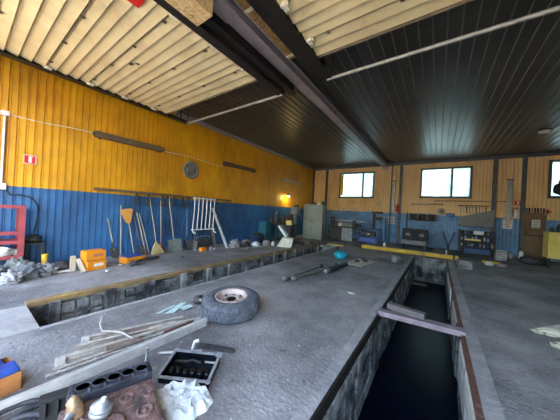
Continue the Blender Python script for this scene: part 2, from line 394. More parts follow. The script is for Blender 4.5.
sg = MB(); sg.box((-3.55-(-5.145), 1.30-(FY+EDGE)/2, -.028), (.2, .2, .006)); sg.build('sticker', emit and 'signred', dl)
lp = MB(); lp.box((-5.22+5.145, 1.93-(FY+EDGE)/2, -.022), (.10, .06, .01)); lp.box((-5.10+5.145, 2.0-(FY+EDGE)/2, -.022), (.05, .06, .01)); lp.build('tape_patch', 'junk', dl)

def track(x, inner, label):
    r = T('door_track', label, 'door track', (x, FY+.05, DZ-.02)); L = 4.36-FY-.05
    g = MB(); g.box((0, L/2, .0), (.05, L, .08)); g.box((.03*inner, L/2, .05), (.09, L, .02)); g.box((.065*inner, L/2, -.045), (.18, L, .012))
    g.build('channel', 'darksteel', r)
    for y in (1.7, 3.2, 4.2):
        MB().box((0, y-FY-.08, .24), (.03, .03, .44)).build('hanger', 'darksteel', r)
track(-7.14, 1, 'dark steel gate track running along the yellow wall')
track(-3.13, -1, 'dark steel gate track on the left side of the long roof beam')
track(-2.04, 1, 'dark steel gate track on the right side of the long roof beam')
def rodbar(x0, x1, y, z, label):
    r = T('stop_bar', label, 'bar', ((x0+x1)/2, y, z)); MB().cyl((x0-(x0+x1)/2, 0, 0), (x1-(x0+x1)/2, 0, 0), .032, n=12).build('tube', 'galv', r)
    for s in (-.48,.48): MB().cyl(((x1-x0)*s, 0, .03), ((x1-x0)*s, 0, CZ-z-.01), .01, n=6).build('hanger', 'darksteel', r)
rodbar(-7.1, -3.16, 4.36, 4.36, 'pale round bar under dark ceiling at end of left raised gate')
rodbar(-2.0, 2.1, 4.30, 4.36, 'pale round bar under dark ceiling at end of right raised gate')
# side beams either side of the central gap
for nm, x, w_, z, h, y1, lb in [('roof_beam', -3.02, .16, 4.62, .36, 4.6, 'dark steel beam between left gate track and grey beam'),
                      ('roof_beam', -2.22, .20, 4.66, .30, 4.5, 'dark steel beam beside the old chipboard strip overhead')]:
    g = MB(); L = y1-FY; g.box((x, FY+L/2, z), (.03, L, h)); g.box((x, FY+L/2, z-h/2), (w_, L, .03)); g.box((x, FY+L/2, z+h/2), (w_, L, .03))
    tag(g.build(nm, 'darksteel'), lb, 'beam')
r = T('grey_beam', 'long grey steel beam running under ceiling to back wall', 'beam', (-2.82, 1.9, 4.62))
g = MB(); L = BY-1.9-.1; g.box((0, L/2, 0), (.25, L, .025)); g.box((-.115, L/2, .1), (.02, L, .2)); g.box((.115, L/2, .1), (.02, L, .2)); g.build('channel', 'greysteel', r)
MB().box((0, .35, .02), (.29, .35, .09), bev=.008).build('sleeve', 'greysteel', r)
MB().box((.21, L/2, .06), (.03, L, .03)).build('conduit', 'greysteel', r)
MB().box((0, L-.05, -.03), (.34, .1, .16)).build('wall_bracket', 'galv', r)
g = MB(); g.box((-2.86, .9, 4.36), (.34, 2.1, .22))
r = T('chipboard_box', 'chipboard box hanging at near end of long grey beam', 'box'); g.build('board_box', 'osb', r)
for y in (.3, 1.2): MB().box((-2.86, y, 4.67), (.3,.04,.40)).build('hanger', 'darksteel', r)
r = T('chipboard_strip', 'old chipboard strip fixed between two roof beams', 'board', (-2.43, 0, 4.58))
MB().box((0, 1.45, 0), (.17, 4.4, .03)).build('board', 'osb2', r)
for y in (2.4, 3.55): MB().box((0, y, -.022), (.19, .05, .02)).build('batten', 'palewood', r); MB().box((0, y, .15), (.04, .05, .28)).build('hanger', 'darksteel', r)
g = T('ceiling_lamp', 'round white ceiling lamp near the right end of back wall', 'lamp', (2.87, 11.5, CZ-.02))
MB().lathe([(.0,-.10),(.12,-.09),(.16,-.05),(.16,-.03)], 20).build('diffuser', 'ivory', g); MB().lathe([(.18,-.03),(.18,0)], 20).build('base', 'darksteel', g)

# ------------------------------------------------------------------ left wall fittings
def wallboard(y0, y1, z, zz, label, W=.16):
    r = T('lamp_housing', label, 'light fixture', (LX+.004, (y0+y1)/2, z)); L = y1-y0
    r.rotation_euler = (math.atan2(zz, L), 0, 0)
    MB().box((.07, 0, 0), (.12, L, W), bev=.01).build('housing', 'oldboard', r)
    for s in (-1, 1):
        MB().cyl((.07, s*L/2, 0), (.07, s*(L/2+.04), 0), .05, n=10).build('end_cap', 'junk', r)
        MB().box((.03, s*(L/2-.12), 0), (.06, .05, W+.06)).build('clip', 'junk', r)
    return r
wallboard(2.08, 3.92, 3.42, .02, 'dark brown tube lamp high on yellow wall, larger and nearer')
wallboard(6.58, 8.62, 3.53, .02, 'dark brown tube lamp on yellow wall right of the round plate')
r = T('tube_lamp', 'white tube lamp on yellow wall near the back corner', 'light fixture', (LX+.01, 11.95, 3.48))
MB().box((.04, 0, 0), (.08, 1.6, .09), bev=.01).build('housing', 'galv', r); MB().cyl((.09, -.78, -.03), (.09, .78, -.03), .022).build('tube', 'white', r)
r = T('round_wall_plate', 'round grey metal plate hung on yellow wall', 'wall plate', (LX+.03, 5.03, 2.95), (0, math.pi/2, 0))
MB().lathe([(.33,.0),(.34,.05),(.30,.07),(.26,.04),(.14,.03),(.14,0)], 32).build('rim', 'ringmetal', r)
MB().lathe([(.20,.0),(.20,.05),(.17,.06),(.05,.075)], 28).build('centre_disc', 'steel', r)
r = T('fire_extinguisher_sign', 'small red fire extinguisher sign on yellow wall', 'sign', (LX+.02, .93, 2.46))
MB().box((.005, 0, 0), (.01, .2, .2)).build('panel', 'signred', r)
g = MB(); g.prism([(-.025,-.07),(.025,-.07),(.025,.02),(.012,.04),(.012,.06),(.04,.05),(.04,.07),(-.012,.075),(-.025,.05)], .004, Matrix(((0,0,1,.011),(1,0,0,0),(0,1,0,0),(0,0,0,1)))); g.build('extinguisher_symbol', 'white', r)
g = MB()
for s in (-1, 1): g.box((.011, 0, s*.095), (.004, .2, .012)); g.box((.011, s*.095, 0), (.004, .012, .2))
g.build('border', 'white', r)
r = T('conduit_pipe', 'white vertical conduit with junction boxes at left edge of yellow wall', 'pipe', (LX+.008, .53, 1.7))
MB().cyl((.02, 0, .1), (.02, 0, 1.62), .02).build('pipe', 'white', r)
MB().box((.03, 0, .1), (.07, .14, .14), bev=.01).build('junction_box', 'white', r); MB().box((.03, 0, 1.68), (.06, .12, .1), bev=.01).build('junction_box', 'white', r)
def rope(name, pts, rad, m, label, cat): return tag(MB().tube(pts, rad).build(name, m), label, cat)
rope('cable', [(LX+.016, -.6+i*.22, 3.40+.03*math.sin(i*.7)) for i in range(13)], .009, 'white', 'thin white cable on yellow wall ending at the nearer tube lamp', 'cable')
rope('cable', [(LX+.016, 3.98+i*.26, 3.40+.04*math.sin(i*.5)) for i in range(11)], .009, 'white', 'thin white cable on yellow wall between the two dark tube lamps', 'cable')
rope('cable', [(LX+.02, .62, 1.70), (LX+.05, .66, 1.62), (LX+.06, .8, 1.64), (LX+.06, .95, 1.6), (LX+.06, 1.05, 1.5), (LX+.06, 1.1, 1.35), (LX+.06, 1.08, 1.0), (LX+.06, 1.04, .75)], .014, 'black', 'black cable drooping on blue wall beside the red rack', 'cable')

# tool rail with hooks
r = T('tool_rail', 'long weathered board rail with hanging straps across blue wall', 'rail', (LX+.04, 4.6, 1.92))
MB().box((.05, 0, 0), (.07, 4.95, .07)).build('board', 'oldboard', r)
MB().tube([(.04, -1.5+i*.2, -.3-.03*math.sin(i*.4)) for i in range(12)], .011, 6).build('wire', 'junk', r)
for y in (-1.42, -1.08, -.62, -.45, -.22, .12, .34):
    MB().box((.07, y, -.21), (.025, .07, .40), (0, 0, random.uniform(-.2,.2))).build('strap', 'junk', r)

def lean(base, top):
    b = Vector(base); d = (Vector(top)-b).normalized(); x = (Vector((1,0,0)) - d*d.x).normalized(); y = d.cross(x)
    m = Matrix((x, y, d)).transposed(); return b, m, (Vector(top)-b).length
def tool(name, label, cat, base, top, head, hm, handle='palewood', hr=.017, extra=None):
    b, m, L = lean(base, top)
    r = T(name, label, cat, b, m.to_4x4())
    g = MB(); g.tube([(0,0,.04 if head in (None, 'upbroom') else .22), (0.006,0.004,L*.5), (0,0,L)], hr, 8)
    h = g.build('handle', handle, r)
    k = MB()
    if head == 'spade':
        prof = [(-.09,.30),(-.1,.12),(-.06,.03),(0,0),(.06,.03),(.1,.12),(.09,.30),(.02,.32),(-.02,.32)]
        k.prism(prof, .012, Matrix(((0,0,1,0),(1,0,0,0),(0,1,0,0),(0,0,0,1)))); k.cyl((.006,0,.28), (.006,0,.46), .022, .018, 8)
    elif head == 'scoop':
        rows = []
        for i in range(6):
            z = .36*i/5; w_ = .145 - .02*(i/5) if i else .11
            rows.append([(.05*abs(math.sin(math.pi*j/6-math.pi/2))**2 - .02*math.sin(math.pi*i/5), w_*(j/3-1), z) for j in range(7)])
        k.loft(rows, closed=False, caps=False); k.cyl((.0,0,.33), (.0,0,.5), .024, .018, 8)
    elif head == 'snow':
        rows = []
        for i in range(5):
            z = .40*i/4; rows.append([(.03*(2*j/6-1)**2+.02*(i/4), .26*(j/3-1)*(1-.12*i/4), z) for j in range(7)])
        k.loft(rows, closed=False, caps=False); k.box((.03,0,.41), (.04,.46,.03)); k.cyl((.02,0,.38), (0,0,.56), .024, .018, 8)
    elif head == 'fan':
        for j in range(13):
            a = (j-6)/6; k.tube([(0,0,.42), (.01*((j%3)-1), a*.11, .24), (.02*((j%3)-1), a*.2, .01)], .022, 6)
        k.tube([(0,-.05,.36),(.03,0,.36),(0,.05,.36),(-.03,0,.36),(0,-.05,.36)], .012, 6)
    elif head == 'rake':
        for j in range(9):
            a = (j-4)/4; k.tube([(0,0,.34), (.0, a*.16, .12), (.03, a*.22, .02)], .008, 5)
        k.box((0,0,.2), (.012,.27,.02))
    elif head == 'upbroom':
        k.prism([(-.05,L-.44),(.05,L-.44),(.17,L-.05),(.13,L),(-.15,L-.02),(-.17,L-.08)], .05, Matrix(((0,0,1,-.025),(1,0,0,0),(0,1,0,0),(0,0,0,1))))
    if head: k.build({'spade':'blade','scoop':'blade','snow':'blade','fan':'bristles','rake':'tines','upbroom':'bristles'}[head], hm, r)
    else: k.bm.free()
    if extra: extra(r, L)
    return r
WX = LX+.06
tool('spade', 'spade with short pale handle and dark blade, leftmost of the leaning tools', 'spade', (-7.42,2.62,0), (WX,2.47,1.12), 'spade', 'junk')
tool('long_pole', 'tall pale pole leaning just left of the tan broom', 'pole', (-7.40,2.74,0), (WX,2.78,1.5), None, None)
tool('broom', 'upside down broom with tan bristles on top', 'broom', (-7.3,3.06,0), (WX+.02,2.92,1.40), 'upbroom', 'tan')
tool('pick', 'dark wooden handled tool standing right of the tan broom', 'tool', (-7.36,3.3,0), (WX,3.12,1.3), 'spade', 'junk', 'wood')
tool('stick', 'pale stick second to the right of the tan broom', 'stick', (-7.38,3.42,0), (WX,3.22,1.30), None, None, 'palewood', .02)
tool('stick', 'thin pale stick third to the right of the tan broom', 'stick', (-7.38,3.52,0), (WX,3.30,1.26), None, None, 'palewood', .014)
tool('besom_broom', 'straw broom with wide fan bristles on the floor', 'broom', (-7.25,3.72,0), (WX,3.58,1.78), 'fan', 'straw')
tool('leaf_rake', 'red fan rake standing just behind the straw broom', 'rake', (-7.42,3.9,0), (WX,3.95,1.72), 'rake', 'red')
tool('snow_shovel', 'wide grey snow shovel with pale handle', 'shovel', (-7.26,4.3,0), (WX,4.22,1.86), 'snow', 'machgrey', 'palewood', .022)
tool('scoop_shovel', 'round bladed shovel standing right of the snow shovel', 'shovel', (-7.34,4.78,0), (WX,4.95,1.45), 'scoop', 'junk', 'steel')
tool('scoop_shovel', 'large round bladed shovel below the white hanging rack', 'shovel', (-7.18,4.92,0), (WX,5.42,1.35), 'scoop', 'machgrey', 'steel')
# white rack of bars
r = T('hanging_rack', 'white tubular rack of six bars hung from the rail', 'rack', (LX+.16, 5.62, 1.3))
for j in range(6):
    y = -.46+j*.185
    MB().tube([(0, y+.04, .64), (.05, y, .1), (.12, y-.08, -.6)], .02, 8).build('bar', 'white', r)
for z, dx in ((.6, .01), (-.6, .12)): MB().cyl((dx, -.5 - (.1 if z < 0 else 0), z), (dx, .55- (.06 if z < 0 else 0), z), .024).build('rail', 'white', r)
for y in (-.55, .40): MB().tube([(.12, y, -.58), (.16, y+.02, -.70), (.22, y+.08, -.74)], .028, 8).build('foot', 'white', r)
b, m, L = lean((-6.75,6.15,.0), (WX,6.12,1.55))
r = T('white_plank', 'long white plank leaning on blue wall beside the white rack', 'plank', b, m.to_4x4()); MB().box((0,0,L/2), (.03,.1,L)).build('board', 'white', r)
b, m, L = lean((-7.3,6.02,.0), (WX,6.0,1.3))
r = T('wood_plank', 'brown wooden plank leaning just behind the white plank', 'plank', b, m.to_4x4()); MB().box((0,0,L/2), (.03,.12,L)).build('board', 'wood', r)
r = T('radiator', 'dark radiator with wire handle standing against blue wall', 'radiator', (-7.4, 5.5, 0))
MB().box((0,0,.2), (.1,.62,.34), bev=.02).build('core', 'junk', r)
g = MB(); g.tube([(0,-.3,.36),(0,-.27,.44),(0,0,.46),(0,.27,.44),(0,.3,.36)], .012, 6); g.build('handle', 'galv', r)

# ------------------------------------------------------------------ boxes by the wall
def carton(name, label, c, d, rot, m, stripe, lid=True):
    r = T(name, label, 'box', c, rot); x, y, z = d
    MB().box((0,0,z/2), d, bev=.006).build('body', m, r)
    g = MB(); g.box((x*.18, 0, z+.004), (x*.5, y*.98, .008)); g.box((-x*.3, 0, z+.004), (x*.34, y*.98, .008)); g.build('flap', m, r)
    if stripe:
        g = MB(); g.box((x/2+.003, y*.08, z*.55), (.004, y*.5, z*.34)); g.build('label_panel', stripe, r)
    return r
carton('battery_box', 'orange carton on floor, lower of two stacked cartons', (-6.55, 1.88, 0), (.28,.38,.205), .2, 'orange', 'paper')
carton('battery_box', 'orange carton with red printing, upper of two stacked cartons', (-6.57, 1.87, .225), (.27,.39,.205), .14, 'orange', 'printred')
tag(MB().box((-6.56,1.88,.219), (.26,.36,.008), (0,0,.18)).build('gap_shade', 'junk'), 'dark sheet painted as shaded gap between the two stacked orange cartons', 'sheet')  # dark filler that paints the shade in the gap between the cartons
r = carton('low_box', 'low orange carton with blue lid at feet of tools', (-6.75, 2.78, 0), (.3,.52,.15), .25, 'orange', None)
MB().box((0,-.02,.165), (.28,.46,.03)).build('lid', 'bluepl', r)
carton('small_box', 'small yellow box on floor under the white rack', (-6.85, 5.1, 0), (.14,.24,.12), .2, 'orange', None)
carton('small_box', 'small purple box beside the small yellow box', (-6.7, 5.4, 0), (.14,.18,.14), .1, 'leather', 'paper')
tag(MB().box((-6.62, 1.52, .17), (.08,.09,.34), bev=.01).build('timber_post', 'palewood'), 'short upright yellowish timber post left of stacked orange cartons', 'post')
b, m, L = lean((-6.3,1.64,.02), (-6.6,1.60,.26)); r = T('timber_offcut', 'short timber offcut leaning on the upright post', 'timber', b, m.to_4x4()); MB().box((0,0,L/2), (.03,.08,L)).build('board', 'palewood', r)
tag(MB().ball((-6.75,1.36,.10), (.32,.3,.26), 2, .5, 3, flat=-.1).build('scrap_lump', 'junk'), 'dark scrap lump on floor left of the timber post', 'scrap')
g = MB(); g.tube([(-6.2,2.5,.05),(-6.3,2.75,.09),(-6.5,3.05,.08),(-6.6,3.4,.06)], .045, 8); g.ball((-6.25,2.6,.07), (.2,.24,.14), 2, .4, 2); tag(g.build('axle_part', 'junk'), 'dark greasy metal part in front of low orange carton', 'car part')
spl = ['thin pale plank on floor right of the sacks, nearest wall', 'thin grey plank on floor right of the sacks, middle', 'thin white plank on floor right of the sacks, nearest the pit']
for k in range(3):
    tag(MB().box((-7.2+k*.26, 1.28-.04*k, .015+.005*k), (.14, .75, .03), (0,0,-.25+.1*k)).build('plank', ['greywood','flat','white'][k]), spl[k], 'plank')
tag(MB().ball((-6.05, 1.98, .03), (.1,.08,.06), 1, .4, 5).build('stone', 'flat'), 'small pale stone on floor before orange cartons', 'stone')

for k in range(14):
    x, y = random.uniform(-7.3,-6.3), random.uniform(1.2,6.0)
    tag(MB().ball((x,y,.022), (.06+.1*random.random(),.05+.08*random.random(),.05), 1, .5, k+80, flat=-.02).build('debris_chip', ['flat','junk','sack'][k%3]), 'small debris chip scattered on floor along the blue wall', 'debris', 'debris along the blue wall')
# ------------------------------------------------------------------ red rack at the left edge
r = T('red_rack', 'red steel rack with shelves at left edge against blue wall', 'rack', (-7.4, .4, 0))
for x, y in ((.2,.4),(.2,-.5),(-.2,.4),(-.2,-.5)): MB().box((x,y,.7), (.07,.09,1.4)).build('post', 'red', r)
for z in (1.38, .83, .64, .33): 
    MB().box((.2,-.05,z), (.06,.9,.07)).build('crossbar', 'red', r); MB().box((0,.4,z), (.4,.06,.06)).build('side_bar', 'red', r)
for z in (.32, .66): MB().box((0,-.05,z), (.4,.86,.02)).build('shelf', 'red', r)
tag(MB().ball((-7.28,.5,.45), (.3,.42,.22), 3, .45, 4, flat=-.1).build('plastic_bundle', 'cloth'), 'white plastic bundle on low shelf of the red rack', 'bag')
tag(MB().cyl((-7.25,.72,.42), (-7.28,.80,.42), .07).build('tin', 'galv'), 'grey tin lying on low shelf of the red rack', 'tin')
tag(MB().ball((-7.3,.15,.43), (.25,.3,.18), 2, .3, 8, flat=-.08).build('rag_bundle', 'bluepl'), 'blue rag bundle on low shelf of the red rack', 'rag')
tag(MB().box((-7.3,.25,.72), (.25,.4,.1)).build('tool_tray', 'junk'), 'dark tray on upper shelf of the red rack', 'tray')
for k, (c, d, lb, mm) in enumerate([((-6.75,.35,.14),(.5,.45,.3),'grey sack slumped in front of the red rack','sack'),
    ((-6.35,.62,.1),(.34,.34,.24),'pale crumpled sack nearest the pit below the red rack','junkpale'),
    ((-6.9,.72,.17),(.45,.4,.36),'dusty greenish sack beside foot of the red rack','machgrey'),
    ((-6.5,.86,.14),(.3,.5,.3),'dusty grey sack right of the red rack','sack'),
    ((-6.55,1.06,.12),(.22,.42,.26),'small pale sack at the right end of the sack heap','junkpale')]):
    tag(MB().ball(c, tuple(v*.84 for v in d[:2])+(d[2],), 4, .6, k+11, freq=3.4, flat=-c[2]+.001).build('sack', mm), lb, 'sack')
r = T('metal_stool', 'black metal stool right of the red rack', 'stool', (-7.45, 1.02, 0))
MB().box((0,0,.56), (.28,.28,.03), bev=.01).build('seat', 'junk', r)
for x, y in ((.12,.12),(.12,-.12),(-.12,.12),(-.12,-.12)): MB().tube([(x*.9,y*.9,.55),(x*1.1,y*1.1,0)], .014, 6).build('leg', 'junk', r)
tag(MB().ball((-7.45,1.0,.66), (.3,.32,.2), 2, .5, 9, flat=-.085).build('pump_part', 'black'), 'black pump part lying on the metal stool', 'car part')
tag(MB().cyl((-6.95,1.13,.0), (-6.95,1.13,.38), .055).build('yellow_can', 'yellowbeam'), 'narrow yellow can standing behind the sacks', 'can')

# ------------------------------------------------------------------ middle floor, near the camera
# tyre
r = T('truck_tyre', 'dusty truck tyre with pinkish steel wheel lying flat on floor', 'tyre', (-2.53, 2.46, .012), (R(4), R(2), 0))
pr = [(.225,.05),(.24,.02),(.29,.012),(.34,.02),(.385,.035),(.415,.05),(.425,.08),(.425,.20),(.415,.225),(.385,.245),(.34,.262),(.29,.266),(.245,.258),(.228,.235)]
g = MB(); g.lathe(pr + [pr[0]], 48, closed=False)
g.build('tyre', 'tyre', r)
for k in range(40):
    a = 2*math.pi*k/40; X = Matrix.Rotation(a, 4, 'Z')
    if k == 0: tb = MB()
    tb.box((.424,0,.095 + .0), (.018,.045,.05), (R(18),0,0), X); tb.box((.424,.03,.185), (.018,.045,.05), (R(-18),0,0), X)
tb.build('tread', 'tyre', r)
g = MB(); g.lathe([(.235,.05),(.235,.25),(.242,.262),(.228,.262),(.215,.235),(.205,.18),(.17,.17),(.15,.205),(.10,.21),(.072,.205),(.072,.15)], 40)
rim = g.build('wheel_rim', 'wheel', r)
MB().lathe([(.072,.2075),(.066,.2075)], 24).build('hub_hole', 'hole_shade', rim)
MB().lathe([(.066,.208),(.001,.208)], 24).build('hub_hole', 'hole_shade', rim)
for k in range(6):
    a = 2*math.pi*k/6
    MB().lathe([(.016,.1),(.016,.212),(.001,.212)], 10, Matrix.Translation((.124*math.cos(a), .124*math.sin(a), 0))).build('bolt_hole', 'hole_shade', rim)
for k in range(5):
    a = 2*math.pi*k/5+.3
    MB().box((.186*math.cos(a), .186*math.sin(a), .181), (.03,.05,.02), (0,0,a)).build('vent_hole', 'hole_shade', rim)
# valve-cover tray
r = T('valve_cover', 'upturned engine cover, black inside with pale metal rim, beside the white cloth', 'engine cover', (-1.87,1.335,.0), (R(9),0,R(31)))
w_, d_, h_ = .45, .30, .09
g = MB()
for s in (-1,1): g.box((0,s*d_/2,h_/2), (w_,.014,h_)); g.box((s*w_/2,0,h_/2), (.014,d_,h_))
g.box((0,0,.008), (w_,d_,.012)); g.build('shell', 'darkin', r)
g = MB()
for s in (-1,1): g.box((0,s*(d_/2+.004),h_), (w_+.05,.026,.012), bev=.004); g.box((s*(w_/2+.004),0,h_), (.026,d_+.05,.012), bev=.004)
g.box((.225,.15,h_), (.06,.05,.014)); g.build('rim', 'alu', r)
for j in range(6):
    x = -.175+j*.07; MB().lathe([(.034,0),(.034,.03),(.02,.05)], 14, Matrix.Translation((x,-.03,.014)) @ Matrix.Scale(1.3,4,(0,1,0))).build('bearing_cap', 'darkin', r)
MB().tube([(-.2,.09,.03),(-.08,.075,.05),(-.02,.1,.05),(.04,.08,.05),(.06,.09,.04)], .012, 6).build('oil_pipe', 'darksteel', r)
MB().tube([(.1,.09,.05),(.22,.09,.05)], .01, 6).build('oil_pipe', 'steel', r)
# cloth
g = MB(); t = bmesh.new(); bmesh.ops.create_grid(t, x_segments=56, y_segments=56, size=.5); t.verts.index_update(); vs = []
for v in t.verts:
    p = v.co; rr = math.hypot(p.x, p.y); a = math.atan2(p.y, p.x)
    e = .9 + .22*noise.noise(Vector((math.cos(a)*1.8, math.sin(a)*1.8, 3))); tt = min(1, rr/.5)
    k = 1-tt**3; q = p*6
    rid = 1-abs(noise.noise(Vector((q.x, q.y*.7, 1.2)))*1.9); rid2 = 1-abs(noise.noise(Vector((q.x*2.2, q.y*2.4, 7))))*2
    z = .004 + (.02 + .055*max(0,rid) + .014*rid2)*min(1, k*2.6)
    sx = math.cos(a)*tt*e*.27; sy = math.sin(a)*tt*e*.19
    vs.append((sx, sy, max(.004, z)))
g._add(vs, [[v.index for v in f_.verts] for f_ in t.faces], Matrix.Translation((-1.64,1.10,0)) @ Matrix.Rotation(R(28),4,'Z'), 0, True); t.free()
tag(g.build('crumpled_cloth', 'cloth'), 'crumpled white cloth lying in front of upturned engine cover', 'cloth')
tag(MB().cyl((-2.36,1.28,.02), (-2.05,1.58,.02), .016).build('steel_rod', 'flat'), 'short pale rod on floor behind the upturned engine cover', 'rod')
g = MB(); g.tube([(-2.18,1.56,.0),(-2.16,1.57,.09),(-2.13,1.60,.10)], .018, 8); tag(g.build('pipe_elbow', 'white'), 'small pale pipe elbow standing behind the upturned engine cover', 'pipe')
tag(MB().box((-1.98,1.72,.02), (.42,.05,.03), (0,0,R(25))).build('steel_strip', 'junk'), 'dark steel strip on floor behind the upturned engine cover', 'strip')

# engine block
u = Vector((.30,.95,0)).normalized(); ang = math.atan2(u.x, u.y)
r = T('engine_block', 'rusty engine block with row of dark cylinder bores at lower left', 'engine block', (-1.77,.61,0), (0,0,-ang))
g = MB(); g.box((-.185,.045,.145), (.15,.50,.29), bev=.012); g.build('cylinder_bank', 'castdark', r)
g = MB(); g.box((.13,.03,.12), (.47,.53,.24), bev=.02); g.box((.35,.03,.13), (.03,.55,.26), bev=.01); g.build('crankcase', 'castrust', r)
for j in range(5):
    y = -.125+j*.088
    MB().lathe([(.039,.285),(.043,.296),(.039,.298),(.036,.29)], 24, Matrix.Translation((-.185,y,0))).build('bore_rim', 'castdark', r)
    MB().lathe([(.036,.2935),(.001,.2935)], 24, Matrix.Translation((-.185,y,0))).build('bore', 'hole_shade', r)
for (x, y, rr) in ((.02,.12,.045),(.05,-.08,.04),(.2,.02,.085),(.2,.21,.05),(.06,.24,.025)):
    MB().lathe([(rr,.235),(rr,.252),(rr*.78,.256),(rr*.7,.243),(rr*.3,.243),(rr*.25,.252),(.001,.252)], 22, Matrix.Translation((x,y,0))).build('boss', 'castrust', r)
for (x, y) in ((-.04,.02),(-.04,.2),(.12,.14),(.12,-.12)): MB().box((x,y,.245), (.012,.1,.02)).build('casting_rib', 'castrust', r)
for j in range(6):
    MB().lathe([(.012,.28),(.012,.305),(.001,.307)], 6, Matrix.Translation((-.125,-.17+j*.085,0))).build('stud', 'castdark', r)
# loose engine parts on top and beside
r = T('fuel_filter', 'white topped metal filter standing on the rusty engine block', 'filter', (-1.66,.545,.245), (R(-6),R(6),0))
MB().lathe([(.045,0),(.048,.05),(.06,.055),(.06,.07),(.05,.075),(.058,.08),(.058,.095),(.036,.10),(.030,.118),(.012,.122)], 24).build('body', 'alu', r); MB().cyl((0,0,.118), (0,0,.14), .014).build('cap', 'white', r)
r = T('brass_fitting', 'brass coloured pump fitting at left of the white topped filter', 'fitting', (-1.80,.475,.245), (R(10),R(-12),0))
MB().lathe([(.04,0),(.045,.04),(.05,.045),(.035,.08),(.038,.10),(.012,.125)], 20).build('body', 'gold', r); MB().cyl((0,0,.05), (.05,-.06,.03), .022).build('outlet', 'alu', r)
r = T('plastic_grate', 'black plastic slotted part left of the engine block', 'car part', (-2.06,.50,0), (0,0,R(-17)))
g = MB(); g.box((-.0,0,.14), (.025,.30,.28), bev=.006); g.box((.02,0,.27), (.06,.30,.03)); g.build('frame', 'black', r)
for j in range(5): MB().box((.03,-.12+j*.06,.20), (.05,.012,.12)).build('slat', 'black', r)

# steel bar
b, m, L = lean((-2.56,.05,.035), (-2.50,1.98,.05))
r = T('flat_steel_bar', 'long pale flat steel bar lying beside the rod bundle', 'steel bar', b, m.to_4x4())
MB().box((0,0,L/2), (.055,.10,L), bev=.006).build('bar', 'flat', r); MB().cyl((0,0,L-.02), (0,0,L+.07), .035).build('end_bush', 'greywood', r)
# bundle of rods: individual items
def rod(p, q, rad, lb, nm='iron_rod', m='rod', twist=False):
    g = MB(); p = Vector(p); q = Vector(q)
    if twist:
        d = q-p; n = int(d.length/.02); X = zmat(d); g.cyl(p, q, rad*.8, n=8)
        g.tube([p + X @ Vector((rad*math.cos(i*1.9), rad*math.sin(i*1.9), i*d.length/(n*1.0))) for i in range(n)], rad*.45, 4)
    else: g.cyl(p, q, rad, n=8)
    return tag(g.build(nm, m), lb, 'rod')
def angle_bar(p, q, w_, lb, m='rod', tip=None):
    b, mm, L = lean(p, q); r = T('angle_iron', lb, 'steel profile', b, mm.to_4x4())
    g = MB(); g.box((0,0,L/2), (.008,w_,L)); g.box((.02,w_/2,L/2), (.045,.008,L)); g.box((.02,-w_/2,L/2), (.045,.008,L)); g.build('profile', m, r)
    if tip: MB().box((.03,0,.03), (.05,w_+.03,.08), bev=.015).build('end_plate', tip, r)
rod((-2.78,.50,.02), (-2.62,1.55,.03), .014, 'ribbed iron rod lying along the flat steel bar', twist=True)
rod((-2.84,.56,.02), (-2.68,1.62,.03), .014, 'ribbed iron rod second from the flat steel bar', twist=True)
angle_bar((-2.96,.60,.03), (-2.70,1.80,.03), .06, 'rusty steel channel with pale end plate, nearest rods', 'rod', 'flat')
angle_bar((-3.08,.76,.03), (-2.80,1.72,.03), .06, 'rusty steel channel in middle of the rod bundle', 'rod')
angle_bar((-3.22,.86,.03), (-2.86,1.86,.03), .05, 'dusty steel channel with pale end plate at far side of bundle', 'rod', 'flat')
rod((-3.16,.96,.02), (-2.72,1.98,.02), .012, 'thin iron rod farthest from the flat steel bar')
rod((-3.0,.86,.08), (-2.66,1.84,.07), .012, 'thin iron rod lying on top of the bundle')
tag(MB().box((-2.72,1.08,.075), (.06,.30,.03), (0,0,R(-14))).build('wooden_batten', 'wood'), 'reddish wooden slat on top of rod bundle, nearer', 'slat')
tag(MB().box((-2.88,1.28,.075), (.06,.24,.03), (0,0,R(-18))).build('wooden_batten', 'wood'), 'brown wooden slat on top of rod bundle, farther', 'slat')
tag(MB().cyl((-2.60,1.45,.08), (-2.62,1.85,.06), .014).build('rusty_rod', 'rust'), 'short orange rusty rod on far end of the bundle', 'rod')
rope('bent_pipe', [(-3.42,1.10,.14),(-3.36,1.06,.08),(-3.22,1.04,.05),(-3.05,1.06,.10),(-2.88,1.12,.12),(-2.72,1.18,.08),(-2.66,1.20,.08)], .010, 'rod', 'thin pale bent pipe lying across the rod bundle', 'pipe')
rope('bent_pipe', [(-2.27,1.11,.19),(-2.27,1.11,.11),(-2.28,1.11,.05),(-2.30,1.07,.025),(-2.32,1.02,.016),(-2.36,.95,.014),(-2.40,.88,.014),(-2.35,.85,.014)], .013, 'flat', 'thick white hooked pipe leaning over the flat steel bar', 'pipe')
tag(MB().box((-2.63,1.93,.03), (.05,.14,.05), (0,0,.5)).build('offcut', 'flat'), 'pale metal offcut at far end of the rod bundle', 'offcut')
# orange box with blue pack at left edge
r = T('parts_box', 'open brown carton with blue packs at lower left corner', 'box', (-2.93,.15,0), (0,0,R(8)))
g = MB()
for s in (-1,1): g.box((s*.17,0,.075), (.008,.36,.15)); g.box((0,s*.18,.075), (.34,.008,.15))
g.box((0,0,.006), (.34,.36,.01)); g.build('body', 'orangedark', r)
for nm, c, lb in (('blue_pack', (-3.0,.12,.10), 'blue plastic pack lying in carton at lower left, left one'), ('blue_pack', (-2.85,.19,.105), 'blue plastic pack lying in carton at lower left, right one')):
    tag(MB().box(c, (.14,.30,.17), (0,R(6),R(8)), bev=.02).build(nm, 'bluepl'), lb, 'pack')
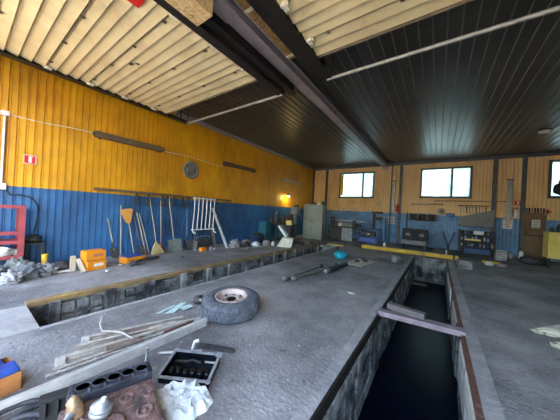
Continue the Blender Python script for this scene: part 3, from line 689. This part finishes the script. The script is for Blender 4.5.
# hoses
for k, (c, rr, lb) in enumerate([((-2.26,.40,.02), .16, 'black rubber hose coiled beside engine block'), ((-2.40,.28,.02), .13, 'black rubber hose loop nearest the flat steel bar'), ((-2.20,.22,.05), .15, 'black rubber hose loop lying over the others')]):
    rope('rubber_hose', [(c[0]+rr*math.cos(a*.42)*1.0, c[1]+rr*1.25*math.sin(a*.42), c[2]+.004*a/3) for a in range(14)], .019, 'hose', lb, 'hose')
# shards and u-joint
for k, (c, d, a, lb) in enumerate([((-3.22,1.98,.02),(.10,.36,.008),.35,'pale green glass strip beside the tyre'), ((-3.12,2.08,.03),(.14,.18,.006),-.3,'pale green glass shard nearest the tyre'), ((-3.30,1.86,.012),(.05,.3,.006),.1,'thin pale shard left of the glass strip')]):
    tag(MB().prism([(-d[0]/2,-d[1]/2),(d[0]/2,-d[1]/2*.7),(d[0]*.3,d[1]/2),(-d[0]*.4,d[1]*.4)], d[2], Matrix.Translation(c) @ Matrix.Rotation(a,4,'Z') @ Matrix.Rotation(.1,4,'X')).build('shard', 'glass_shard'), lb, 'glass')
r = T('universal_joint', 'dark greasy universal joint on floor left of tyre', 'car part', (-3.14,2.30,0))
MB().ball((0,0,.07), (.16,.16,.15), 2, .4, 3, flat=-.07).build('body', 'junk', r)
for a in range(3): MB().cyl((0,0,.08), (.13*math.cos(a*2.1), .13*math.sin(a*2.1), .10), .03, n=8).build('arm', 'steel', r)
# drive shafts
def shaft(p, q, rad, lb, n1=.045):
    p = Vector(p); q = Vector(q); d = (q-p); L = d.length
    r = T('drive_shaft', lb, 'drive shaft', p, zmat(d)); MB().cyl((0,0,0), (0,0,L), rad, n=14).build('tube', 'darksteel' if rad > .05 else 'steel', r)
    MB().lathe([(rad*1.0,-.02),(n1*1.35,0),(n1*1.35,.09),(rad,.14)], 14).build('yoke', 'steel', r); MB().lathe([(rad,L-.12),(n1*1.2,L-.08),(n1*1.2,L),(rad*.7,L+.02)], 14).build('flange', 'darksteel', r)
shaft((-2.80,4.30,.06), (-2.72,6.15,.06), .038, 'thin steel drive shaft, leftmost of the three on floor')
shaft((-2.66,4.45,.06), (-2.44,6.6,.06), .04, 'long steel drive shaft, middle of the three on floor')
shaft((-2.35,5.6,.07), (-2.26,6.95,.07), .06, 'short thick dark drive shaft, rightmost of the three')
tag(MB().box((-2.85,4.55,.02), (.05,.5,.03), (0,0,.2)).build('iron_strip', 'junk'), 'short dark iron strip beside the leftmost drive shaft', 'strip')
# teal item, board
g = MB(); g.ball((-2.78,7.9,.13), (.42,.5,.30), 3, .35, 6, flat=-.125); tag(g.build('teal_bag', 'teal'), 'bright teal plastic bag on floor near back', 'bag')
tag(MB().prism([(-2.42,7.25),(-1.86,7.15),(-1.64,8.4),(-2.3,8.45)], .02, Matrix.Translation((0,0,.004))).build('cardboard_sheet', 'card'), 'pale cardboard sheet flat on floor beside the teal bag', 'cardboard')
for k, (x, y) in enumerate([(-2.15,7.7),(-1.95,7.95),(-2.05,8.15)]):
    tag(MB().ball((x,y,.06), (.18,.16,.08), 2, .5, k, flat=-.03).build('greasy_part', 'junk'), 'dark greasy part lying on the pale cardboard sheet', 'car part', 'greasy parts on the cardboard')
# cross beam over the right pit
tag(MB().box((-.18,4.10,.02), (1.12,.16,.08), (0,0,R(5)), bev=.01).build('cross_beam', 'leather'), 'steel beam laid across the right inspection pit', 'beam')
tag(MB().box((-.36,4.17,.11), (.54,.12,.09), (0,0,R(-10)), bev=.01).build('timber_block', 'greywood'), 'grey timber block resting on beam over the right pit', 'timber')
tag(MB().ball((-1.35,4.6,.02), (.16,.1,.05), 2, .5, 4).build('pebble', 'flat'), 'pale scrap chip lying on floor left of the right pit', 'scrap')
tag(MB().box((-.5, 10.2, -.91), (.5,.2,.06), (.03,.05,.3)).build('floating_plank', 'wood'), 'brown plank floating on the oily pit water', 'plank')
# sacks on the right
for k, (p, lb, ang_) in enumerate([((1.22,4.98), 'white and yellow plastic bag at right edge, farther of two', .22), ((1.30,4.60), 'white and yellow plastic bag at right edge, nearer of two', -.12)]):
    r = T('plastic_bag', lb, 'bag', (p[0],p[1],.0), (0,0,ang_))
    for nm, t0, t1, mm in (('bag_end',0,.42,'sackwhite'),('bag_body',.42,1,'sackyellow')):
        rings = []
        for i in range(6):
            t = t0+(t1-t0)*i/5; w_ = .03+.15*min(1,t*1.7)**.8; h_ = .02+.09*min(1,t*1.5)
            rings.append([(t*.72, w_*math.cos(2*math.pi*j/16)*(1-.35*max(0,t-.7)/.3)+.025*math.sin(j*2.3+t*9), max(.002, h_*(1+math.sin(2*math.pi*j/16))*.9*(1-.4*max(0,t-.7)/.3)+.02*math.sin(j*3+t*14))) for j in range(16)])
        MB().loft(rings).build(nm, mm, r)

# ------------------------------------------------------------------ yellow beam and stones at back of pits
r = T('yellow_beam', 'long yellow painted beam lying behind the pits', 'beam', (-1.12,11.42,.0), (0,0,R(2.5)))
MB().box((0,0,.09), (3.7,.16,.16), bev=.01).build('beam', 'yellowbeam', r); MB().box((1.7,-.05,.10), (.05,.2,.2)).build('end_plate', 'junk', r)
tag(MB().box((-4.2,10.9,.03), (.9,.14,.05), (0,0,R(6))).build('yellow_plank', 'yellowbeam'), 'short yellow plank on floor behind the left pit', 'plank')
tag(MB().box((1.75,11.75,.05), (.55,.13,.09), (0,0,R(4))).build('yellow_plank', 'yellowbeam'), 'short worn yellow plank right of the long yellow beam', 'plank')
for c, d, lb in [((-1.15,9.0,.12),(.3,.26,.24),'grey concrete block left of the right pit end'), ((.78,9.75,.14),(.36,.3,.28),'grey concrete block right of the right pit end')]:
    tag(MB().box(c, d, (0,0,.2), bev=.02).build('concrete_block', 'pitwall'), lb, 'block')
for k, (x, y, s, mm, lb) in enumerate([(-4.4,9.9,.14,'flat','pale stone on the edge behind the left pit'),(-3.6,9.7,.16,'junk','dark lump right of the left pit end'),(-3.2,11.8,.3,'junk','dark box shaped scrap behind the teal bag'),(-2.9,12.0,.22,'leather','purple grey rag by the blue trolley'),(1.6,11.2,.2,'white','white paper scrap beside worn yellow plank'),(1.9,11.0,.25,'leather','purplish scrap lump right of the worn yellow plank')]):
    tag(MB().ball((x,y,s*.32), (s*1.3,s,s*.8), 2, .45, k+20, flat=-s*.31).build('scrap_piece', mm), lb, 'scrap')

# ------------------------------------------------------------------ back left corner
r = T('grey_cabinet', 'tall grey green metal cabinet in the back left corner', 'cabinet', (-6.0,12.2,0), (0,0,R(8)))
MB().box((0,0,1.05), (1.15,.75,2.0), bev=.02).build('body', 'cabgrey', r)
for x in (-.28,.28):
    d = MB().box((x,-.385,1.05), (.53,.02,1.88), bev=.006).build('door', 'cabgrey', r); MB().box((x*.35,-.41,1.1), (.02,.03,.16)).build('handle', 'darksteel', d)
MB().box((0,-.3,.03), (1.1,.1,.06)).build('plinth', 'junk', r)
for k, (x, w_, h_, mm, lb) in enumerate([(-6.15,.3,.14,'junk','dark box on top of the grey cabinet'),(-5.75,.2,.12,'ivory','pale tin on top of the grey cabinet'),(-5.5,.16,.2,'junk','dark can on top of the grey cabinet')]):
    tag(MB().box((x,12.25,2.052+h_/2), (w_,.25,h_), bev=.02).build('top_item', mm), lb, 'box')
r = T('drill_press', 'grey drill press standing left of the grey cabinet', 'machine', (-6.55,10.9,0), (0,0,R(20)))
MB().box((0,0,.06), (.5,.6,.12), bev=.02).build('base', 'machgrey', r); MB().cyl((0,.1,.1), (0,.1,1.7), .09, n=16).build('column', 'machgrey', r)
MB().box((0,-.1,1.62), (.36,.75,.42), bev=.06).build('head', 'machgrey', r); MB().box((0,-.15,.86), (.45,.5,.06), bev=.01).build('table', 'darksteel', r)
MB().cyl((0,-.3,1.15), (0,-.3,1.42), .05, n=12).build('spindle', 'steel', r); MB().cyl((.2,-.2,1.5), (.42,-.3,1.28), .016, n=8).build('feed_lever', 'steel', r)
MB().cyl((0,.15,1.75), (0,.15,1.95), .13, n=16).build('motor', 'darksteel', r)
r = T('lathe_bench', 'dark bench in front of blue wall left of drill press', 'bench', (-7.3,10.75,0))
MB().box((0,0,.86), (.75,2.1,.06)).build('bench_top', 'junk', r)
for x, y in ((.3,.95),(.3,-.95),(-.3,.95),(-.3,-.95)): MB().box((x,y,.42), (.08,.08,.84)).build('leg', 'junk', r)
MB().box((-.1,.3,.42), (.5,.9,.7)).build('cupboard', 'tealpaint', r)
for k in range(12):
    x, y = -7.5+random.random()*.5, 9.85+k*.155; s = random.uniform(.14,.2); h_ = random.uniform(.2,.65)
    tag(MB().box((x,y,.892+h_/2), (s,s*.7,h_), (0,0,random.random()), bev=.03).ball((x,y,.9+h_), (s*.8,s*.8,s*.6), 1, .4, k).build('engine_part', ['junk','darksteel','rust','machgrey'][k%4]), 'dark engine part in the jumble on bench by drill press', 'car part', 'engine parts on the dark bench')
tag(MB().box((-7.45,9.35,.5), (.5,.5,1.0), bev=.02).build('teal_cabinet', 'tealpaint'), 'low teal metal cabinet against blue wall left of dark bench', 'cabinet')
tag(MB().box((-6.3,9.9,.99), (.3,.28,.24), (0,0,.4), bev=.03).build('yellow_casing', 'cabyellow'), 'yellow machine casing in front of the drill press', 'machine part')
MBs = MB().box((-6.35,9.95,.43), (.5,.5,.86)); tag(MBs.build('machine_stand', 'junk'), 'dark stand carrying the yellow machine casing', 'stand')
r = T('open_appliance', 'white appliance with slanted pale blue panel in back left area', 'appliance', (-5.62,8.5,0), (0,0,R(25)))
MB().prism([(-.3,0),(.35,0),(.42,.38),(-.05,.42)], .5, Matrix(((1,0,0,0),(0,0,1,-.25),(0,1,0,0),(0,0,0,1)))).build('body', 'ivory', r)
MB().box((-.05,0,.70), (.62,.56,.05), (0,R(52),0), bev=.01).build('slanted_panel', 'panelblue', r); MB().box((-.08,-.27,.68), (.6,.03,.07), (0,R(52),0)).build('edge_frame', 'white', r)
# work lamp, lit
r = T('work_lamp', 'lit work lamp glowing on yellow wall near corner', 'lamp', (LX+.25,11.55,2.5))
MB().lathe([(.13,.0),(.12,.12),(.05,.2)], 18).build('shade', 'galv', r); MB().ball((0,0,.02), (.16,.16,.16), 2).build('bulb', 'lamp_on', r); MB().tube([(0,0,.2),(-.1,0,.26),(-.24,0,.2)], .015, 6).build('arm', 'junk', r)
pl = bpy.data.lights.new('work_light', 'POINT'); pl.energy = 2.5; pl.color = (1,.82,.35); pl.shadow_soft_size = .08; po = bpy.data.objects.new('work_light', pl); col.objects.link(po); po.location = (LX+.25,11.55,2.38)
# junk heaps along left wall
jl = [(-6.75,6.55,.34,.55,.32,'junkpale','pale plastic bag left end of the junk heap along blue wall'),(-6.55,7.0,.3,.4,.22,'junk','dark rags in junk heap right of the pale bag'),(-6.8,7.25,.4,.5,.28,'leather','brownish bundle in middle of the junk heap along blue wall'),
      (-6.45,7.5,.35,.45,.2,'cloth','white paper heap in the junk heap along blue wall'),(-6.75,7.9,.4,.6,.4,'navy','dark bundle in junk heap behind white paper heap'),(-6.2,7.95,.35,.4,.25,'junkpale','pale foil heap at right end of the junk heap'),(-6.0,8.15,.14,.14,.2,'white','small white canister left of the white appliance'),(-7.1,8.4,.5,.7,.5,'junk','dark sack between junk heap and teal cabinet')]
for k, (x, y, a, b_, h_, mm, lb) in enumerate(jl):
    tag(MB().ball((x,y,h_*.42), (a*.85,b_*.8,h_), 4, .7, k+30, freq=4, flat=-h_*.41).build('junk_bundle', mm), lb, 'junk')
for k in range(8):
    x, y = random.uniform(-6.9,-6.1), random.uniform(6.3,7.9); a = random.uniform(-.6,.6)
    tag(MB().box((x,y,.012), (.05+.05*random.random(),.4,.02), (0,0,a)).build('thin_strip', 'flat'), 'thin pale strip scattered on floor before the junk heap', 'strip', 'strips before the junk heap')
for k in range(5):
    x, y = -5.6+k*.24, 9.4+k*.35+random.uniform(-.2,.2)
    tag(MB().ball((x,y,.07), (.25,.25,.18), 2, .5, k+50, flat=-.068).build('machine_scrap', 'junk'), 'dark machine scrap on floor before the grey cabinet', 'scrap', 'machine scrap by the cabinet')

# ------------------------------------------------------------------ back wall, left to right
r = T('workbench', 'long dark workbench between grey cabinet and blue trolley', 'workbench', (-4.45,13.2,0))
MB().box((0,0,.84), (1.9,.8,.07)).build('bench_top', 'junk', r)
for x in (-.88,.88):
    for y in (-.33,.33): MB().box((x,y,.4), (.09,.09,.8)).build('leg', 'junk', r)
d = MB().box((.23,-.38,.44), (.62,.03,.74), bev=.01).build('door', 'junkpale', r); MB().box((.46,-.405,.5), (.03,.02,.1)).build('handle', 'darksteel', d)
MB().box((-.5,.1,.4), (.7,.5,.7)).build('drawer_block', 'junk', r)
MB().box((0,.36,1.2), (1.9,.04,.06)).build('back_rail', 'galv', r)
bl = [(-5.2,.26,.5,'junk'),(-4.95,.2,.28,'rust'),(-4.72,.22,.2,'white'),(-4.45,.3,.3,'machgrey'),(-4.15,.34,.24,'machgrey'),(-3.9,.2,.36,'junk'),(-3.65,.18,.2,'darksteel')]
lbs = ['dark vice at left end of the long workbench','rusty part beside the vice on the long workbench','white tin on the long workbench','grey motor on the long workbench, left of two','grey motor on the long workbench, right of two','dark case on the right of the long workbench','small dark tin at right end of the long workbench']
for k, (x, w_, h_, mm) in enumerate(bl):
    g = MB(); g.box((x,13.1,.877+h_*.3), (w_,.3,h_*.6), bev=.02); g.cyl((x-w_*.45,13.0,.877+h_*.75), (x+w_*.45,13.05,.877+h_*.75), h_*.25, n=12)
    tag(g.build('bench_item', mm), lbs[k], 'bench item')
for k, (x, z, mm) in enumerate([(-5.35,1.92,'white'),(-4.75,1.98,'white'),(-3.7,1.9,'ivory')]):
    r = T('wall_socket', ['white socket on back wall, leftmost of three','white socket on back wall above the long workbench','pale socket on back wall left of the blue trolley'][k], 'socket', (x,BY-.06,z)); MB().box((0,0,0), (.2,.08,.16), bev=.02).build('case', mm, r); MB().cyl((0,-.04,0), (0,-.055,0), .05).build('outlet', 'junkpale', r)
r = T('welding_trolley', 'blue framed trolley with drawers right of the long workbench', 'trolley', (-2.95,12.5,0))
for x in (-.48,.48):
    for y in (-.28,.28): MB().box((x,y,.48), (.06,.06,.9)).build('post', 'navy', r)
for z in (.16,.5,.9): MB().box((0,0,z), (.96,.56,.04)).build('shelf', 'navy', r)
MB().box((0,-.2,.32), (.84,.2,.24), bev=.02).build('drawer', 'bluepl', r); MB().box((0,-.16,.64), (.7,.26,.2), bev=.02).build('case', 'junk', r); MB().box((.05,-.30,.63), (.12,.02,.06)).build('label_plate', 'cabyellow', r)
for x in (-.45,.45): MB().cyl((x-.03,-.26,.06), (x+.03,-.26,.06), .06).build('wheel', 'black', r)
tag(MB().box((-2.75,12.55,1.3), (.08,.3,.74)).box((-2.55,12.55,1.45), (.3,.34,.2), bev=.02).box((-2.6,12.55,1.75), (.5,.36,.12), bev=.02).build('pillar_drill', 'junk'), 'small dark pillar drill standing on the blue trolley', 'machine')
r = T('gas_cylinder', 'pale blue gas cylinder standing behind the blue trolley', 'gas cylinder', (-2.62,14.6,0)); MB().lathe([(.11,0),(.12,.03),(.12,1.35),(.09,1.46),(.04,1.5)], 20).build('tank', 'blue_back', r); MB().cyl((0,0,1.5), (0,0,1.6), .03).build('valve', 'galv', r)
def duct(x, z0, z1, w_, lb):
    r = T('flue_duct', lb, 'duct', (x,BY-.065,z0)); MB().box((0,0,(z1-z0)/2), (w_,.12,z1-z0), bev=.02).build('duct', 'galv', r); MB().box((0,-.0,z1-z0), (w_+.04,.14,.05)).build('cap', 'trim', r)
duct(-2.27, 1.85, 3.78, .13, 'narrow pale duct left of the red fire extinguisher')
duct(2.78, 1.72, 3.68, .19, 'wide pale duct right of the grey hood')
tag(MB().cyl((2.47,BY-.06,1.9), (2.47,BY-.06,4.7), .035).build('wall_pipe', 'yellow_back'), 'yellow vertical pipe left of the wide pale duct', 'pipe')
tag(MB().cyl((2.86,BY-.05,3.72), (2.86,BY-.05,4.7), .03).build('wall_pipe', 'yellow_back'), 'short yellow pipe rising above the wide pale duct', 'pipe')
tag(MB().cyl((-1.5,BY-.08,.9), (-1.5,BY-.08,1.9), .03).build('wall_pipe', 'navy'), 'dark blue pipe beside the red fire extinguisher', 'pipe')
def extinguisher(x, z, mm, lb, s=1):
    r = T('fire_extinguisher', lb, 'fire extinguisher', (x,BY-.14,z)); MB().lathe([(.075*s,0),(.085*s,.02),(.085*s,.34*s),(.06*s,.40*s),(.03*s,.42*s)], 18).build('cylinder', mm, r)
    MB().box((0,-.02,.45*s), (.05,.12,.05)).build('valve', 'darksteel', r); MB().tube([(0,.0,.44*s),(-.1,-.02,.44*s),(-.13,-.03,.3*s),(-.12,-.02,.1*s)], .014, 6).build('hose', 'black', r)
    MB().box((0,.09,.2), (.06,.03,.3)).build('bracket', 'junk', r)
extinguisher(-2.0, 1.87, 'extred', 'red fire extinguisher on back wall between the windows')
extinguisher(3.02, 1.86, 'white', 'white fire extinguisher on back wall left of the brown door')
def poster(x, z, w_, h_, lb, ink):
    r = T('wall_notice', lb, 'notice', (x,BY-.03,z)); MB().box((0,0,0), (w_,.008,h_)).build('sheet', 'paper', r)
    for j in range(4): MB().box((random.uniform(-.04,.04), -.006, h_*.32-j*h_*.2), (w_*random.uniform(.5,.8),.003,h_*.09)).build('printed_line', ink, r)
poster(-2.35, 1.36, .36, .46, 'white paper notice on blue panel below the red extinguisher', 'print')
poster(2.76, 1.54, .34, .46, 'paper notice with reddish print on blue panel', 'printred')
r = T('fire_sign', 'small red and white sign above the white extinguisher', 'sign', (3.08,BY-.03,2.57)); MB().box((0,0,0), (.24,.01,.2)).build('panel', 'signred', r); MB().box((.0,-.007,0), (.07,.004,.14)).build('symbol', 'white', r)
# wall rails and tool rack
r = T('pipe_rail', 'horizontal pale pipe rail on back wall under middle window', 'rail', (-.55,BY-.1,2.38)); MB().cyl((-.75,0,0), (.75,0,.04), .03).build('pipe', 'rod', r)
for x in (-.7,.7): MB().box((x,.04,0), (.05,.1,.1)).build('bracket', 'junk', r)
tag(MB().cyl((-.2,BY-.1,2.6), (2.9,BY-.1,2.62), .016).build('cable_rail', 'junk'), 'thin dark cable line on back wall under the windows', 'cable')
r = T('tool_rack', 'dark open tool rack with dividers on back wall', 'rack', (-.72,14.95,1.48))
MB().box((0,.1,.18), (1.3,.04,.36)).build('back_panel', 'junk', r); MB().box((0,0,.01), (1.3,.28,.03)).build('shelf', 'junk', r); MB().box((0,0,.38), (1.3,.28,.03)).build('shelf', 'galv', r)
for x in (-.64,-.22,.22,.64): MB().box((x,0,.19), (.03,.28,.36)).build('divider', 'junkpale', r)
for k in range(6): tag(MB().cyl((-1.2+k*.19,14.9,1.506), (-1.2+k*.19,14.9,1.62+.04*(k%3)), .05).build('tin', ['junk','rust','darksteel'][k%3]), 'small dark tin standing in the wall tool rack', 'tin', 'tins in the wall rack')
r = T('round_gauge', 'round brown pulley hung right of the tool rack', 'pulley', (.14,BY-.005,2.02), (R(90),0,0)); MB().lathe([(.17,0),(.17,.06),(.12,.06),(.12,.02)], 22).build('rim', 'rod', r); MB().lathe([(.05,0),(.05,.07)], 12).build('hub', 'junk', r)
tag(MB().ball((.55,15.19,1.86), (.4,.25,.22), 2, .4, 61).build('blue_bag', 'blue_back'), 'pale blue bag hung between pulley and grey hood', 'bag')
# bench seat
r = T('double_car_seat', 'dark double car seat with grey base against the back wall', 'car seat', (-.93,13.1,0), (0,0,R(-2)))
MB().box((0,0,.38), (1.12,.55,.22), bev=.06).build('seat', 'seatgrey', r)
for x in (-.29,.29):
    b_ = MB().box((x,.24,.76), (.56,.18,.56), (R(-8),0,0), bev=.07).build('backrest', 'seatcloth', r); MB().box((x*1.02,.13,.74), (.2,.03,.14), (R(-8),0,0), bev=.012).build('patch', 'machgrey', b_)
for x in (-.5,.5): MB().box((x,0,.14), (.08,.5,.27)).build('leg', 'junk', r)
r = T('sawhorse', 'dark folding stand between car seat and bottle shelf', 'stand', (.45,13.6,0))
for s in (-1,1): MB().box((s*.02+.05*s,0,.5), (.06,.06,1.06), (0,R(18*s),0)).build('leg', 'junk', r)
tag(MB().box((.2,12.6,.121), (.7,.35,.24), (0,0,.1), bev=.03).build('long_crate', 'junk'), 'low dark crate right of the car seat', 'crate')
r = T('white_bottle', 'small white bottle on floor left of the car seat', 'bottle', (-2.1,12.1,0)); MB().lathe([(.06,0),(.065,.02),(.065,.24),(.03,.3)], 14).build('body', 'white', r); MB().cyl((0,0,.3), (0,0,.35), .03).build('cap', 'bluepl', r)
tag(MB().cyl((.35,12.0,.0), (.35,12.0,.3), .04, .02).build('spray_can', 'white'), 'white spray can on floor before the folding stand', 'can')
# grey hood with pegboard, and shelf of bottles
r = T('extractor_hood', 'grey sheet metal hood over the bottle shelf', 'hood', (1.52,14.9,1.33))
MB().prism([(-.66,0),(.66,0),(.66,.84),(-.66,.44)], .04, Matrix(((1,0,0,0),(0,0,-1,-.3),(0,1,0,0),(0,0,0,1)))).build('front_sheet', 'hood', r)
MB().box((.0,.0,.03), (1.3,.5,.04)).build('bottom_sheet', 'hood', r)
r = T('tool_board', 'pegboard of hanging tools above the grey hood', 'tool board', (1.45,BY-.06,2.1)); MB().box((0,0,0), (1.25,.03,.55)).build('board', 'yellow_back', r); MB().box((0,-.02,.27), (1.25,.04,.05)).build('rail', 'junk', r)
for k in range(9): tag(MB().box((.95+k*.125,BY-.1,2.12), (.04,.03,.3-.03*(k%3))).cyl((.95+k*.125,BY-.1,2.25), (.95+k*.125,BY-.12,2.31), .03).build('spanner', ['steel','galv','darksteel'][k%3]), 'metal spanner hung on pegboard above the grey hood', 'spanner', 'spanners above the hood')
r = T('bottle_shelf', 'dark steel shelf of bottles and bins under the grey hood', 'shelf', (1.45,13.5,0))
for x in (-.6,.6):
    for y in (-.2,.2): MB().box((x,y,.6), (.05,.05,1.2)).build('post', 'junk', r)
for z in (.12,.42,.7,.98): MB().box((0,0,z), (1.2,.44,.03)).build('shelf', 'junk', r)
MB().box((0,.2,.6), (1.2,.02,1.1)).build('back_panel', 'junk', r)
for row, (z, mm) in enumerate([(.435,('junkpale','navy','machgrey')),(.715,('galv','blue_back','junk')),(.995,('junk','machgrey','bluepl'))]):
    for k in range(9):
        x = .93+k*.13+random.uniform(-.01,.01); h_ = random.uniform(.14,.22)
        tag(MB().lathe([(.042,0),(.046,.02),(.046,h_*.7),(.018,h_*.85),(.02,h_)], 10, Matrix.Translation((x,13.38,z+.002))).build('bottle', mm[k%3]), ['bottle on lowest row of the dark bottle shelf','bottle on middle row of the dark bottle shelf','bottle on top row of the dark bottle shelf'][row], 'bottle', ['bottles on the low shelf','bottles on the middle shelf','bottles on the top shelf'][row])
tag(MB().box((1.5,13.28,1.08), (.34,.16,.16), bev=.02).build('white_box', 'white'), 'white box on top of the dark bottle shelf', 'box')
tag(MB().box((1.3,13.25,.755), (.55,.1,.07)).build('long_tin', 'cabyellow'), 'long yellowish tin on middle row of the bottle shelf', 'tin')
tag(MB().box((1.45,13.3,.262), (.9,.3,.24), bev=.02).build('blue_case', 'navy'), 'long dark blue case at bottom of the bottle shelf', 'case')
r = T('white_canister', 'white canister on floor right of the bottle shelf', 'canister', (2.2,13.0,0)); MB().box((0,0,.2), (.36,.3,.38), bev=.05).build('body', 'junkpale', r); MB().box((0,0,.42), (.3,.06,.05), bev=.01).build('handle', 'galv', r)
for k, (x, h_, mm, lb) in enumerate([(2.75,.2,'galv','pale bottle at foot of blue panel, left one'),(3.08,.3,'white','white bottle at foot of blue panel, right one')]):
    r = T('floor_bottle', lb, 'bottle', (x,14.4,0)); MB().lathe([(.08,0),(.085,.02),(.085,h_),(.03,h_*1.3)], 14).build('body', mm, r); MB().cyl((0,0,h_*1.3), (0,0,h_*1.45), .03).build('cap', 'junk', r)
# brown door
dd = ST(MB().box((3.62,BY-.09,1.06), (.72,.1,2.1)).build('door_1', 'brown'))
for z in (.55,1.6): MB().box((3.62,BY-.145,z), (.58,.02,.86)).build('door_panel', 'brown', dd)
MB().box((3.62,BY-.15,1.08), (.7,.03,.06)).build('crossbar', 'junk', dd); MB().box((3.36,BY-.16,1.2), (.05,.04,.14)).build('door_handle', 'darksteel', dd)
r = T('wall_notice', 'white paper notice fixed on the brown door', 'notice', (3.66,BY-.16,1.62)); MB().box((0,0,0), (.26,.006,.36)).build('sheet', 'paper', r)
for j in range(4): MB().box((0,-.005,.12-.08*j), (.18,.003,.03)).build('printed_line', 'print', r)
for k in range(7): tag(MB().box((3.36+k*.09,BY-.1,2.22), (.05,.05,.24+.03*(k%2)), bev=.01).build('hanging_brush', ['junk','darksteel','machgrey'][k%3]), 'dark brush hanging in row above the brown door', 'brush', 'brushes above the brown door')
r = T('red_valve', 'red valve wheel with white tag right of the hanging brushes', 'valve', (4.02,BY-.1,2.2)); MB().box((0,0,0), (.22,.05,.05)).box((0,0,0), (.05,.05,.2)).build('wheel', 'signred', r); MB().box((-.08,-.03,-.1), (.06,.02,.16)).build('tag', 'white', r)
tag(MB().ball((4.36,BY-.17,3.2), (.5,.2,.56), 3, .2, 3).ball((4.40,BY-.17,3.5), (.26,.14,.3), 3).build('window_bag', 'black'), 'added dark shape standing in for silhouette at the rightmost window', 'bag')  # added stand-in for a dark silhouette in the window, no real bag
# yellow cabinet
r = T('yellow_cabinet', 'yellow metal cabinet on black legs at right edge', 'cabinet', (3.88,12.95,0))
MB().box((0,0,.85), (.95,.55,.98), bev=.015).build('body', 'cabyellow', r)
d = MB().box((0,-.285,.85), (.88,.02,.92)).build('door', 'cabyellow', r); g = MB(); g.box((.08,-.3,.86), (.34,.006,.14)); g.box((.1,-.3,.72), (.2,.006,.05)); g.build('label_panel', 'junkpale', d); MB().box((.0,-.3,1.12), (.44,.006,.16)).build('label_panel', 'paper', d)
for x in (-.42,.42):
    for y in (-.2,.2): MB().box((x,y,.18), (.07,.07,.36)).build('leg', 'black', r)
for k in range(5):
    x = 3.52+k*.18; h_ = .2+.1*(k%3)
    tag(MB().lathe([(.07,0),(.075,h_*.6),(.03,h_*.8),(.03,h_)], 12, Matrix.Translation((x,12.85,1.342))).build('oil_can', ['junk','darksteel','machgrey'][k%3]), 'dark oil can standing on the yellow cabinet', 'can', 'oil cans on the yellow cabinet')
tag(MB().ball((3.1,13.0,.16), (.75,.5,.34), 3, .3, 70, flat=-.155).build('tarp_bundle', 'junk'), 'dark tarpaulin bundle on floor before the brown door', 'bundle')

# ------------------------------------------------------------------ outside
g = MB(); g._add([(-60,-60,-.03),(60,-60,-.03),(60,FY-.2,-.03),(-60,FY-.2,-.03)], [[0,1,2,3]]); g._add([(-60,BY+.2,-.03),(60,BY+.2,-.03),(60,60,-.03),(-60,60,-.03)], [[0,1,2,3]])
ST(g.build('trim_40', 'ground'))
for k, (x, y, z, s) in enumerate([(-6.5,26,4.2,4.6),(-2.6,29,4.5,5),(2.2,27,4.4,4.6),(7.5,26,4.3,5)]):
    r = T('tree', ['green tree outside left part of leftmost window','green tree outside between the left and middle windows','green tree outside the middle window','green tree outside the rightmost window'][k], 'tree', (x,y,0))
    MB().tube([(0,0,0),(.1,0,z*.5),(0,.1,z)], .2, 8).build('trunk', 'oldboard', r)
    lf = MB()
    for i in range(700):
        v = Vector((random.gauss(0,1), random.gauss(0,1), random.gauss(0,1))).normalized()*(random.random()**.4)*s*.5
        a = random.random()*6.3; q = .16+.14*random.random(); X = Matrix.Translation(v+Vector((0,0,z))) @ Euler((a, a*2, a*3)).to_matrix().to_4x4()
        lf._add([(-q,-q*.5,0),(q,-q*.5,0),(q,q*.5,.03),(-q,q*.5,0)], [[0,1,2,3]], X)
    lf.build('foliage', 'sky_leaf', r)

# ------------------------------------------------------------------ light
wd = bpy.data.worlds.new('world'); sc.world = wd; wd.use_nodes = True; N = wd.node_tree.nodes; Lk = wd.node_tree.links
bg = N['Background']; sk = N.new('ShaderNodeTexSky'); sk.sky_type = 'NISHITA'; sk.sun_disc = False; sk.sun_elevation = R(48); sk.sun_rotation = R(75); sk.dust_density = 2.5; sk.air_density = 1.2
Lk.new(sk.outputs[0], bg.inputs[0]); bg.inputs[1].default_value = .34
s = bpy.data.lights.new('sun', 'SUN'); s.energy = 1.25; s.angle = R(.6); s.color = (1,.93,.8); so = bpy.data.objects.new('sun', s); col.objects.link(so)
so.rotation_euler = Vector((-1, -.12, -1.05)).to_track_quat('-Z', 'Y').to_euler()
def portal(c, rot, sx, sy):
    a = bpy.data.lights.new('daylight_portal', 'AREA'); a.shape = 'RECTANGLE'; a.size = sx; a.size_y = sy; a.cycles.is_portal = True
    o = bpy.data.objects.new('daylight_portal', a); col.objects.link(o); o.location = c; o.rotation_euler = rot
for x0, x1 in DOORS: portal(((x0+x1)/2, FY-.25, 2.15), (R(90),0,0), x1-x0, 4.3)
for x0, x1, z0, z1 in WIN: portal(((x0+x1)/2, BY+.2, (z0+z1)/2), (R(-90),0,0), x1-x0, z1-z0)
vs_ = sc.view_settings; vs_.view_transform = 'Standard'; vs_.look = 'None'; vs_.gamma = 1; vs_.use_curve_mapping = False; vs_.exposure = 3.1
